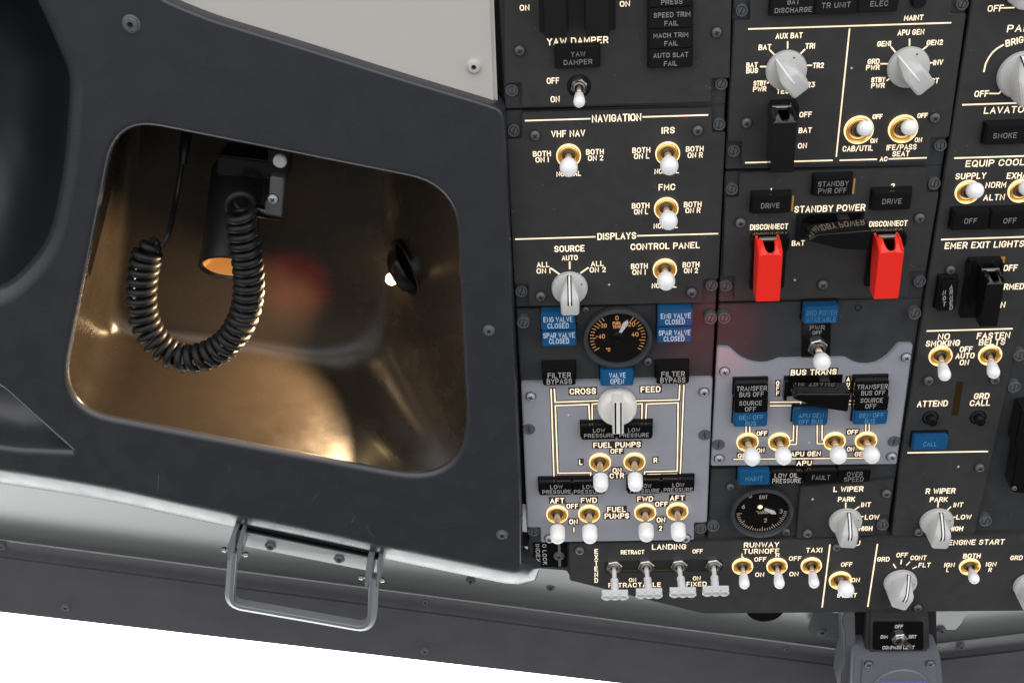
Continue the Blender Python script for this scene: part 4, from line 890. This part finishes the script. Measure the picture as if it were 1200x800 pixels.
# ================================================================== MODULE: cabin signs column
T = Thing('cabin_signs_module', 'long dark panel at the right with lighting knobs, exit lights guard and seat belt switches', 'switch panel', 1120, 330)
mb = MB(); fe = lambda y: 1136.3-.151*y+1.8
plate(T, [(fe(-60), -60), (1420, -66), (1300, 636), (fe(629), 629)], -.005, .010, M_FLANGE, 'mounting_flange')
plate(T, [(1149, -60), (1292, -64), (1198.4, 372), (1142.8, 624), (1139, 627.5), (1045, 628.8), (1054.7, 540), (1087, 330)], 0, .0045)
for t in (('OFF', 1157.5, 1175.8, 10, 8.4), ('PANEL', 1180.5, 1225, 33, 9.4), ('OFF', 1142, 1158.6, 110, 8.2), ('LAVATORY', 1153.4, 1216, 128.6, 8.8), ('EQUIP COOLING', 1131.9, 1220, 190.6, 8.6), ('SUPPLY', 1119.8, 1155.5, 206.3, 8), ('EXHAUST', 1180, 1222, 205.4, 8), ('NORM', 1155, 1179, 216.6, 7.8), ('ALTN', 1152.6, 1177.3, 231.2, 7.8),
          ('EMER EXIT LIGHTS', 1107.5, 1200, 286.7, 8.4), ('OFF', 1176, 1192.3, 313.8, 8), ('ARMED', 1170.5, 1200, 335.7, 7.8), ('ON', 1166, 1178, 357, 7.8), ('NO', 1099.3, 1113, 394.2, 8), ('SMOKING', 1085, 1124.7, 402, 7.8), ('FASTEN', 1145, 1183.6, 393, 8), ('BELTS', 1147.3, 1178, 400.6, 7.8), ('OFF', 1124.7, 1139.7, 409, 7.2), ('AUTO', 1120, 1142, 416.6, 7.2), ('ON', 1124.7, 1135.4, 424.4, 7.2),
          ('ATTEND', 1075, 1110.7, 472.6, 7.8), ('GRD', 1141.4, 1159.4, 463.8, 7.6), ('CALL', 1136.6, 1160.4, 471.8, 7.6), ('R WIPER', 1085, 1119.7, 574.8, 6.9), ('PARK', 1089.8, 1110.6, 584.8, 6.2), ('INT', 1117.5, 1128.5, 591, 6), ('LOW', 1120.7, 1138.3, 605.3, 6), ('HIGH', 1112, 1128.5, 619, 6)): text(T, *t)
text(T, 'BRIGHT', 1178.5, 1212, 47, 9, rot=math.radians(13))
line(T, [(1153, 83.7), (1155, 75), (1158.5, 68), (1163, 61.8), (1168.5, 57), (1175.5, 53)], 2); line(T, [(1160, 109.8), (1170.5, 109.8), (1177, 102.7)], 1.7); line(T, [(1176.5, 9.5), (1188, 9.2)], 1.7)
for p in ([(1128.5, 123), (1245, 119)], [(1119, 185.4), (1230, 182)], [(1103.7, 280.7), (1215, 277)], [(1086.7, 387.7), (1185.6, 385)], [(1064.2, 530.2), (1156.8, 528.6)]): line(T, p, 2)
for p in ([(1099.5, 588), (1099, 593.5)], [(1114, 593.5), (1110.5, 597)], [(1119, 605.5), (1116.5, 605.5)]): line(T, p, 1.6)
knob(T, 1200, -22, 27, 10, what='large grey knob at the top edge'); knob(T, 1196.5, 87, 29, -14, what='large grey knob beside BRIGHT', stripe='black', H=.021); knob(T, 1097, 609.5, 19.8, 4, what='grey wiper knob under R WIPER', stripe='black', H=.0205)
lampcap(T, 1155, 146.5, 1210, 169.5, [('SMOKE', 1164, 1191.5, 159, 7)])
lampcap(T, 1116, 248, 1159, 269.8, [('OFF', 1130, 1144.8, 259, 6.8)]); lampcap(T, 1160.4, 247, 1204, 269, [('OFF', 1176, 1191, 258.7, 6.8)])
toggle(T, 1133.6, 224.4, 1142.5, 223.4, 14.8, 8.8, 'ball', what='ball tipped toggle under SUPPLY', h=.0185); toggle(T, 1195.5, 223, 1204.5, 220, 14.8, 8.8, 'ball', what='ball tipped toggle under EXHAUST', h=.0185)
guard(T, 1153, 1173.5, 318, 330, 382.8, .026, M_GLOSS, (1134, 301, 1160, 367), 'black guard over the emergency exit lights switch', basew=.006)
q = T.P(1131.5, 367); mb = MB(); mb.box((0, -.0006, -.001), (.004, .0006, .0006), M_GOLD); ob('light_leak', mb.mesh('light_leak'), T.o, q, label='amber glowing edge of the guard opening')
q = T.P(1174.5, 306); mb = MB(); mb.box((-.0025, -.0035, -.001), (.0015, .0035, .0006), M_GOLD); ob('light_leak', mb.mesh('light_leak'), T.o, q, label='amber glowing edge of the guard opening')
o = lampcap(T, 1100.3, 329, 1121.8, 364.6, [], h=.0085, what='small upright black caption light reading NOT ARMED')
stack(T, 'NOT', 1106.5, 342.7, 356, 5.4, .0086, M_CAPW, wpx=3.6); stack(T, 'ARMED', 1114.6, 336.3, 360, 5.4, .0086, M_CAPW, wpx=3.8)
toggle(T, 1101.8, 416.3, 1106, 435, 13.6, 6.9, 'paddle', what='slender white tipped toggle under NO SMOKING', h=.0185); toggle(T, 1159.8, 415.3, 1163.5, 432.5, 13.6, 6.9, 'paddle', what='slender white tipped toggle under FASTEN BELTS', h=.0185)
mb = MB(); mb.prism([T.P2(x, y) for x, y in ((1121.4, 447), (1129.2, 447), (1122.8, 486.3), (1114.5, 486.3))], -.003, .0001, M_BRASS); ob('slot', mb.mesh('slot'), T.o, label='narrow brownish brass slot')
for x, y in ((1090.3, 489), (1146, 488.5)):
    mb = MB(); mb.lathe([(.0062, -.001), (.0062, .0006), (.0052, .0008), (.005, -.002), (.0036, -.002), (.0036, .0065), (.003, .0078), (.0003, .0078)], M_BLACK, 28); ob('push_button', mb.mesh('push_button'), T.o, T.P(x, y))
lampcap(T, 1070.4, 512, 1110.7, 527.4, [('CALL', 1082, 1097.7, 520, 5.4)], h=.0075, m=M_BLUE, tm=mat('caption_blue', (.1, .25, .4), .6))
for a in ((1113.8, 316, 6), (1088, 445.3, 6), (1165.8, 444.3, 6), (1148, 547.3, 5.8), (1076.5, 622.6, 5.4)): screw(T, *a)
plus(T, 1123, 546.4)
for a in ((1155.5, 613), (1189, 456), (1195.5, 419)): dzus(T, a[0], a[1]-1.5, wv=-.005, tall=True)
screw(T, 1186, 538.6, 5, wv=-.005)
# neighbour at the far right
T = Thing('air_control_module', 'dark chamfered cover at the right edge beside the long panel', 'cover', 1205, 530)
plate(T, [(1197, 480), (1330, 470), (1310, 575), (1204, 579), (1186.5, 577), (1185, 571), (1192, 528), (1188, 522)], .012, .016, M_BLACK, 'cover', .001)
for a in ((1188.5, 571.5, 3),): screw(T, *a, wv=.012)
# ================================================================== lower strip
T = Thing('landing_light_strip', 'long dark lower panel with landing light switches and engine start knobs', 'switch panel', 940, 675)
plate(T, [(666.5, 637.5), (1330, 622), (1330, 714.5), (829, 719), (820, 718), (667.5, 680)], .0005, .016, M_PANEL, 'faceplate', .0007)
wz = .0005
for t in (('LANDING', 764, 804, 640.2, 6.8), ('RETRACT', 727.5, 755, 646.4, 5.3), ('OFF', 811.5, 823.5, 645.4, 5.3), ('ON', 737, 745.5, 679, 5.2), ('RETRACTABLE', 713, 774.5, 684.8, 5.8), ('ON', 812, 821, 677, 5.2), ('FIXED', 804.6, 828, 683.7, 5.8), ('RUNWAY', 871.8, 913, 637.8, 6.4), ('TURNOFF', 871, 913, 645.3, 6.4), ('L', 869, 872, 650.2, 5.2), ('R', 909, 913.4, 649.8, 5.2),
          ('OFF', 884, 898, 654.8, 5.6), ('ON', 885, 895.4, 672.7, 5.6), ('OFF', 924.6, 939, 653.8, 5.6), ('ON', 925, 935.7, 672, 5.6), ('TAXI', 944.6, 963.5, 644, 6), ('APU', 985, 1008, 636, 6.4), ('OFF', 985.5, 998.8, 660.8, 5.6), ('ON', 997.8, 1007.5, 679, 5.6), ('START', 981, 1004, 697, 5.4), ('GRD', 1028, 1042.4, 654.7, 5.8), ('OFF', 1050.5, 1063.8, 649.8, 5.8), ('CONT', 1067, 1085.6, 653, 5.8), ('FLT', 1076.5, 1090.5, 661.5, 5.8),
          ('ENGINE START', 1111.6, 1177, 634.7, 6.6), ('BOTH', 1128.8, 1149, 650.8, 6), ('IGN', 1106.7, 1118.8, 661.4, 5.6), ('L', 1109, 1112, 667.2, 5.4), ('IGN', 1155.5, 1167.5, 660.6, 5.6), ('R', 1158.4, 1162.2, 667, 5.4), ('GRD', 1184, 1198.4, 653, 5.8)): text(T, *t, wv=wz, bold=.92)
stack(T, 'EXTEND', 698.7, 645.5, 679.3, 5.6, wz, wpx=4.2)
line(T, [(972.6, 638), (963.5, 710.5)], 1.7, wz); line(T, [(1028.2, 637.3), (1017, 709.8)], 1.7, wz)
for p in ([(1047, 660.5), (1049.5, 664.5)], [(1056.3, 655.5), (1055.8, 660)], [(1066, 658), (1062.5, 661.5)], [(1074, 663.5), (1070, 665.5)]): line(T, p, 1.5, wz)
mb = MB(); sl = smooth_poly([(708, 657.5), (847, 655), (847, 669), (708, 671)], [5, 5, 5, 5], 4, 20); mb.prism([T.P2(p.x, p.y, wz) for p in sl], -.004, wz+.0002, M_VOID); ob('slot', mb.mesh('slot'), T.o, label='long black slot behind the four bar ended toggles')
line(T, [(716, 668.6), (802, 667.2)], 1, wz+.0003, M_BRASS)
for x, y, tx, ty, wh in ((719.5, 662.3, 720.6, 696, 'first bar ended landing toggle from EXTEND'), (757, 661.6, 760.5, 694.2, 'bar ended landing toggle under RETRACT'), (795.5, 661, 800, 693, 'bar ended landing toggle left of FIXED'), (836, 660.4, 838.5, 691.4, 'bar ended landing toggle at the FIXED end of the slot')):
    su, sv = mpp(x, y); c = T.P(x, y, wz); tip = T.P(tx, ty, wz+.021)-c; d = tip.normalized(); q = ZV.rotation_difference(d); ln = tip.length
    e = bpy.data.objects.new('landing_toggle', None); COL.objects.link(e); e.parent = T.o; e.location = c; e['label'] = wh
    ob('nut', H_NUT, e, q=Quaternion(ZV, .2), sc=10*su)
    mb = MB(); mb.lathe([(.0019, 0), (.0019, ln*.45), (.0032, ln*.47), (.0032, ln*.56), (.0028, ln*.57), (.0028, ln*.60), (.0032, ln*.61), (.0034, ln*.92), (.002, ln*.95)], M_PADDLE, 16); ob('lever', mb.mesh('lever'), e, q=q)
    mb = MB(); hw = 15*su
    out = smooth_poly([(-hw, -.0036), (hw, -.0036), (hw, .0036), (-hw, .0036)], [.0032]*4, 5, 1)
    mb.prism([(p.x, p.y) for p in out], -.0022, .0016, M_PADDLE)
    for k in (-1, 0, 1): mb.lathe([(.0042, .0010), (.0042, .0030), (.0036, .0036), (.0026, .0036), (.0022, .0026), (.0003, .0026)], M_PADDLE, 18, c=(k*hw*.64, 0, 0), cap0=False)
    ob('bar', mb.mesh('bar', smooth=40), e, tip, Quaternion(Vector((1, 0, 0)), .25))
for x, y, tx, ty, wh in ((870, 662.5, 871.8, 679.5, 'slender toggle under the L of RUNWAY TURNOFF'), (910.3, 662.3, 912.7, 679.3, 'slender toggle under the R of RUNWAY TURNOFF'), (950.5, 661.6, 953.3, 678.7, 'slender toggle under TAXI'), (1136, 662.8, 1140.5, 675, 'slender toggle under BOTH')): toggle(T, x, y, tx, ty, 12.2, 5.8, 'paddle', wv=wz, what=wh, h=.017)
toggle(T, 984.4, 678.8, 991, 689.7, 13.2, 8.6, 'ball', wv=wz, what='white ball tipped toggle above START', h=.0185)
knob(T, 1054.5, 680.5, 19.4, 22, wv=wz, what='grey engine start knob below the OFF and CONT lettering', stripe='black', H=.021); knob(T, 1206, 684, 19.4, 20, wv=wz, what='grey engine start knob cut off at the right edge', stripe='black', H=.021)
for a in ((679.3, 644.3, 5.6), (980.3, 640.5, 5), (1075.2, 711.3, 5.4)): screw(T, a[0], a[1], a[2], wv=wz)
mb = MB(); mb.lathe([(.017, -.03), (.017, -.012)], M_BLACK, 28); ob('stub_cylinder', mb.mesh('stub_cylinder'), T.o, T.P(897, 711, -.012)+Vector((0, 0, .012)))
# ================================================================== index lock plate
T = Thing('index_lock_plate', 'small black plate lettered INDEX and O LOCK with a recessed screw', 'lock plate', 645, 650)
plate(T, [(619, 633), (667, 632), (668, 675), (664, 668.5), (621, 665)], -.006, .006, M_FLANGE, 'base')
mb = MB(); mb.prism([T.P2(x, y, -.005) for x, y in ((624.5, 634), (664.5, 633), (664.8, 664), (625.5, 663.5))], -.0065, -.0048, M_BLACK); ob('plate', mb.mesh('plate', bevel=.0002), T.o)
for s, x, y0, y1 in (('INDEX', 630.3, 637, 657.5), ('O LOCK', 638.3, 637, 661)):
    mb = MB(); a = T.P(x, y0, -.0048); b = T.P(x, y1, -.0048); hh = (b-a).length; cx = (a+b)/2
    put(mb, s, cx.x-hh/2, cx.x+hh/2, cx.y, .0034, -.0046, M_PRINT, .0005, 90); ob('legend', mb.mesh('legend', smooth=0), T.o, label='printed lettering reading '+s)
mb = MB(); p = T.P(655, 634.5, -.0048); q = T.P(655.5, 663, -.0048); mb.box((p.x-.0011, q.y, -.005), (p.x+.0011, p.y, -.0046), M_COMP); ob('slide_strip', mb.mesh('slide_strip'), T.o)
ob('socket_screw', H_SK, T.o, T.P(655, 651, -.0046), None, .0036)
# ================================================================== grab handle
T = Thing('grab_handle', 'grey folding grab handle hinged below the side trim panel', 'grab handle', 355, 650, -.01)
wb = .0035
mb = MB()
def quad(pts, w0, w1, m): mb.prism([T.P2(x, y, w1) for x, y in pts], w0, w1, m)
bp_ = [T.P(x, y, w_) for x, y, w_ in ((277, 620.5, wb+.0035), (447, 655.8, wb+.0035), (445, 671.5, wb-.0035), (285, 639.5, wb-.0035))]
mb.add(bp_+[p-Vector((0, 0, .012)) for p in bp_], [(3, 2, 1, 0), (4, 5, 6, 7), (0, 1, 5, 4), (1, 2, 6, 5), (2, 3, 7, 6), (3, 0, 4, 7)], M_LEDGE)
ob('base_plate', mb.mesh('base_plate', bevel=.0008), T.o)
mb = MB(); quad([(276, 618.6), (449, 654), (449, 655.2), (276, 619.8)], wb-.010, wb+.004, M_BLACK); ob('top_flange', mb.mesh('top_flange', bevel=.0006), T.o)
for x, y in ((317, 639), (397.7, 654)): su, sv = mpp(x, y); ob('socket_screw', H_SK, T.o, T.P(x, y, wb), None, 5.2*su)
wh_ = .016
def lug(pts, w0, w1, name='lug'):
    mb2 = MB(); mb2.prism([T.P2(x, y, w1) for x, y in pts], w0, w1, M_HANDLE); ob(name, mb2.mesh(name, bevel=.0005), T.o)
lug([(272, 624), (277, 625), (275, 645), (272, 656), (266, 657), (266, 643)], wb-.003, wh_+.003); lug([(281, 626), (285, 627), (283.5, 650), (279, 660), (276.5, 659), (278, 640)], wb-.003, wh_+.003)
lug([(430, 657), (437, 658), (436, 680), (430, 689), (427, 688), (428, 672)], wb-.003, wh_+.003); lug([(442, 659), (447, 660), (446.5, 678), (442, 689), (440.5, 688)], wb-.003, wh_+.003)
def cpt(x, y): return T.P(x, y, wh_)
path = [(273.5, 645), (271.5, 665), (269.8, 690)]
c0 = [(269.8, 690), (267.0, 706), (283, 709.5)]; c1 = [(418, 733.0), (436, 736), (436.8, 715)]
def bez(a, b, c, n=8): return [tuple(Vector(a)*(1-t)**2+Vector(b)*2*t*(1-t)+Vector(c)*t*t) for t in [k/n for k in range(n+1)]]
path = [(273.5, 645), (271.5, 667)]+bez(*c0)+[(350, 721)]+bez(*c1)+[(438, 690), (439, 676)]
P3 = [cpt(*p) for p in path]; mb = MB(); vs = []; hw, ht = .0038, .0040
for i, p in enumerate(P3):
    t = (P3[min(i+1, len(P3)-1)]-P3[max(i-1, 0)]).normalized(); n = Vector((t.y, -t.x, 0))
    for a, b in ((-1, -1), (-1, .9), (-.9, 1), (-.1, 1), (1, .46), (1, -1)): vs.append(p+n*hw*a*1.0+Vector((0, 0, ht*b)))
fs = []
for i in range(len(P3)-1):
    for k in range(6): j = (k+1) % 6; fs.append((i*6+k, i*6+j, i*6+6+j, i*6+6+k))
e_ = (len(P3)-1)*6; fs += [tuple(range(6)), tuple(e_+k for k in reversed(range(6)))]
mb.add(vs, fs, M_HANDLE); me = mb.mesh('bail', smooth=14)
bm = bmesh.new(); bm.from_mesh(me); bmesh.ops.recalc_face_normals(bm, faces=bm.faces[:]); bm.to_mesh(me); bm.free(); ob('bail', me, T.o)
for x, y, dx in ((264.5, 643.5, 1), (286.5, 649, -1), (425, 676, 1), (446.5, 679, -1)):
    p = T.P(x, y, wh_); mb = MB(); mb.lathe([(.0018, 0), (.0023, .0015), (.0023, .0032), (.0012, .0033), (.0012, .0055)], M_DSTEEL, 6, c=p-Vector((dx*.003, 0, 0)), ax=(dx, 0, 0)); ob('pivot_bolt', mb.mesh('pivot_bolt', smooth=20), T.o)
# ================================================================== compass
T = Thing('compass_unit', 'grey compass housing with a black COMPASS LIGHT switch plate on the centre post', 'compass', 1052, 760, .0)
mb = MB(); mb.prism([T.P2(x, y, .0) for x, y in ((992, 712), (1002, 716), (1003, 767), (1001, 810), (984, 812), (986, 790), (991, 776), (990, 740), (986, 728))], -.03, .0, M_BRACK); ob('bracket', mb.mesh('bracket', bevel=.001), T.o)
mb = MB(); mb.prism([T.P2(x, y, -.012) for x, y in ((1001, 712), (1097, 712), (1098, 772), (1002, 772))], -.035, -.012, M_VOID); ob('cavity', mb.mesh('cavity'), T.o)
hp = [T.P2(x, y, .008) for x, y in ((1018, 720.5), (1089, 720.5), (1090.5, 768), (1015, 768))]
mb = MB(); mb.prism(hp, -.012, .008, M_PANEL); ob('switch_housing', mb.mesh('switch_housing', bevel=.003, seg=4), T.o)
pl = smooth_poly([(1023.6, 728.4), (1082, 728.4), (1082.3, 761.2), (1023, 761.2)], [3, 3, 3, 3], 4, 30)
mb = MB(); mb.prism([T.P2(p.x, p.y, .009) for p in pl], .007, .009, M_CAP); ob('switch_plate', mb.mesh('switch_plate', bevel=.0003), T.o)
for t in (('OFF', 1048.6, 1058, 733.5, 4.4), ('DIM', 1032, 1040.4, 745.6, 4.4), ('BRT', 1065, 1074, 745.4, 4.4), ('COMPASS LIGHT', 1034, 1071.6, 758, 4.4)): text(T, *t, wv=.009, m=M_PRINT, name='printed_text', label='small white lettering reading '+t[0])
e = bpy.data.objects.new('toggle_switch', None); COL.objects.link(e); e.parent = T.o; c = T.P(1053.5, 746.5, .009); e.location = c; e['label'] = 'bare metal toggle switch with a hexagon nut'
su, sv = mpp(1054, 746); tip = T.P(1066, 758, .024)-c
ob('nut', H_NUT, e, q=Quaternion(ZV, .1), sc=9.5*su)
mb = MB(); mb.lathe([(.0018, 0), (.0018, .004), (.0026, tip.length*.8), (.0030, tip.length*.93), (.0024, tip.length), (.0003, tip.length*1.02)], M_DSTEEL, 18); ob('lever', mb.mesh('lever', smooth=50), e, q=ZV.rotation_difference(tip.normalized()))
bp = smooth_poly([(1001, 767.5), (1102, 766.5), (1109, 850), (996, 850)], [4, 4, 0, 0], 4, 30)
mb = MB(); mb.prism([T.P2(p.x, p.y, .012) for p in bp], -.03, .012, M_COMP); ob('body', mb.mesh('body', bevel=.001), T.o)
fp = smooth_poly([(1011, 772), (1096.5, 771.5), (1102, 850), (1006, 850)], [4, 4, 0, 0], 4, 30)
mb = MB(); mb.prism([T.P2(p.x, p.y, .0135) for p in fp], .010, .0135, M_COMP); ob('front_plate', mb.mesh('front_plate', bevel=.0006), T.o)
su, sv = mpp(1054, 800); mb = MB(); mb.lathe([(33*su, -.001), (33*su, .0012), (32*su, .0024), (.0003, .0024)], M_COMP, 56); ob('bezel', mb.mesh('bezel', smooth=30), T.o, T.P(1054, 806, .0135))
mb = MB(); a = T.P(1031.5, 799, .0159); b = T.P(1085, 799, .0159); c_ = T.P(1054, 835, .0159)
mb.box((a.x, c_.y, .0135), (b.x, a.y, .0163), M_VOID); mb.box((a.x, a.y-.0012, .0150), (b.x, a.y+.0004, .0168), M_VIOLET); ob('window', mb.mesh('window'), T.o, label='dark window with a violet upper edge')
for x, y in ((1018, 777.4), (1090, 776.6)): screw(T, x, y, 4.8, True, .0135)
mb = MB(); p = T.P(1008, 760, -.011); mb.tube([T.P(1006, 768, -.010), T.P(1007.5, 752, -.010)], .0012, mat('wire_red', (.5, .03, .02), .4)); mb.tube([T.P(1009, 768, -.010), T.P(1010, 753, -.010)], .0012, M_PRINT); ob('wires', mb.mesh('wires'), T.o, label='red and white wires')
# ================================================================== utility light with coiled cord in the recess
T = Thing('utility_light', 'black cylindrical utility light with a coiled cord clamped in the recess', 'utility light', 275, 200, 0)
ws = WT-.040
top_ = T.P(279, 200, WT-.108); bot = T.P(266, 314, WT-.042); ax = (bot-top_).normalized(); ln = (bot-top_).length; su, sv = mpp(270, 250); rb = 33*su
mb = MB(); mb.lathe([(rb*.8, -.002), (rb, .001), (rb, ln*.90), (rb*1.05, ln*.905), (rb*1.05, ln), (rb*.95, ln+.0006), (rb*.90, ln-.001), (rb*.88, ln-.010)], M_BARREL, 40, c=top_, ax=ax, cap1=False); bar = ob('barrel', mb.mesh('barrel', smooth=35), T.o)
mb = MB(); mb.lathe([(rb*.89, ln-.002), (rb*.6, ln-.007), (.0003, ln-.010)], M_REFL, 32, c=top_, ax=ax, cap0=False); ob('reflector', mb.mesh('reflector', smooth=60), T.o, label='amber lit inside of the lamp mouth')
# straight lead
lead = [T.P(217, 155, ws-.05), T.P(211, 205, ws-.03), T.P(205, 240, ws-.015), T.P(198, 272, ws+.018), T.P(190, 289, ws+.025)]
def cat(P, n):
    P = [P[0]*2-P[1]]+list(P)+[P[-1]*2-P[-2]]; out = []
    for i in range(1, len(P)-2):
        for k in range(n):
            t = k/n; a, b, c, d = P[i-1], P[i], P[i+1], P[i+2]
            out.append(.5*((2*b)+(c-a)*t+(2*a-5*b+4*c-d)*t*t+(3*b-a-3*c+d)*t**3))
    out.append(P[-2]); return out
mb = MB(); mb.tube(cat(lead, 8), .0032*.62, M_RUBBER, 10); mb.tube([T.P(219, 158, ws-.05), T.P(216, 175, ws-.04), T.P(214.5, 192, ws-.036)], [.0042, .0040, .0026], M_RUBBER, 12); ob('lead', mb.mesh('lead'), T.o)
coilp = [T.P(x, y, ws+.024+dw*.6) for x, y, dw in ((181, 284, 0), (173, 297, .003), (167.5, 320, .006), (165.5, 345, .009), (168, 370, .011), (177, 392, .013), (192, 409, .015), (210, 418.5, .017), (229, 419.5, .018), (250, 413, .018), (268, 400, .018), (281, 381, .017), (289, 358, .016), (291.5, 332, .015), (289.5, 305, .014), (286, 280, .013), (283, 258, .012), (281.5, 243, .010), (284, 231, -.012))]
spine = cat(coilp, 24)
L_ = [0]
for a, b in zip(spine, spine[1:]): L_.append(L_[-1]+(b-a).length)
tot = L_[-1]; turns = 38; NP = turns*14
rc = 13.8*mpp(230, 330)[0]; rt = 4.7*mpp(230, 330)[0]
pts = []; up = None; j = 0; frames = []
for i, p in enumerate(spine):
    t = (spine[min(i+1, len(spine)-1)]-spine[max(i-1, 0)]).normalized()
    if up is None: up = t.orthogonal().normalized()
    up = (up-t*up.dot(t)).normalized(); frames.append((p, up.copy(), t.cross(up)))
# a touch uneven, as a worn cord hangs
def phase(s): return s*turns+.25*math.sin(s*9)+.12*math.sin(s*23)
for k in range(NP+1):
    s = k/NP*tot
    while j < len(L_)-2 and L_[j+1] < s: j += 1
    f = (s-L_[j])/max(1e-9, L_[j+1]-L_[j]); p = frames[j][0].lerp(frames[j+1][0], f); u_ = frames[j][1].lerp(frames[j+1][1], f).normalized(); b_ = frames[j][2].lerp(frames[j+1][2], f).normalized()
    a = 2*math.pi*phase(k/NP); e = min(1, min(k, NP-k)/20); e = .35+.65*e
    pts.append(p+(u_*math.cos(a)+b_*math.sin(a))*rc*e)
mb = MB(); mb.tube(pts, rt, M_RUBBER, 9); ob('coiled_cord', mb.mesh('coiled_cord', smooth=80), T.o, label='black coiled cord hanging in a loop')
# clamp
wc = ws+.012
mb = MB(); mb.prism([T.P2(x, y, wc) for x, y in ((314, 174), (338, 177), (337, 208), (313, 205))], wc-.02, wc, M_BLACK); mb.prism([T.P2(x, y, wc) for x, y in ((254, 185), (316, 192), (315, 214), (252, 208))], wc-.03, wc-.004, M_BLACK); ob('clamp_block', mb.mesh('clamp_block', bevel=.0012, seg=3), T.o)
mb = MB(); mb.prism([T.P2(x, y, wc+.004) for x, y in ((316.5, 207), (333, 210), (329, 256), (309.5, 252), (311, 236), (315, 234))], wc-.004, wc+.004, mat('clamp_metal', (.22, .22, .22), .35, .8)); ob('clamp_plate', mb.mesh('clamp_plate', bevel=.0008), T.o, label='bare metal clamp plate')
mb = MB(); mb.lathe([(.0048, 0), (.0048, .0022), (.0042, .0030), (.0003, .0032)], mat('rivet_grey', (.42, .42, .42), .4), 24, c=T.P(328.5, 188, wc)); ob('rivet', mb.mesh('rivet', smooth=40), T.o)
su, sv = mpp(319, 232); ob('screw', H_PG, T.o, T.P(320, 233, wc+.004), Quaternion(ZV, .7), 6*su)
mb = MB(); mb.tube([T.P(296, 246, wc), T.P(329, 252, wc)], .0046, M_BLACK, 16); ob('clamp_pin', mb.mesh('clamp_pin', smooth=50), T.o)
# ================================================================== added red spot lamps: tint on the panels, imitated red reflection in the recess
q = pp3(838, 395); lamp('red_tint_spot', 'SPOT', 1.7, (q.x+.02, q.y-.05, .30), (q.x, q.y, 0), (1, .04, .07), spot_size=math.radians(17), spot_blend=1.0, shadow_soft_size=.012)
q = pp3(345, 335, WT-D); lamp('red_tint_spot', 'SPOT', 14.0, (q.x+.06, q.y-.10, .35), (q.x, q.y, q.z), (1, .05, .05), spot_size=math.radians(9), spot_blend=1.0, shadow_soft_size=.006)
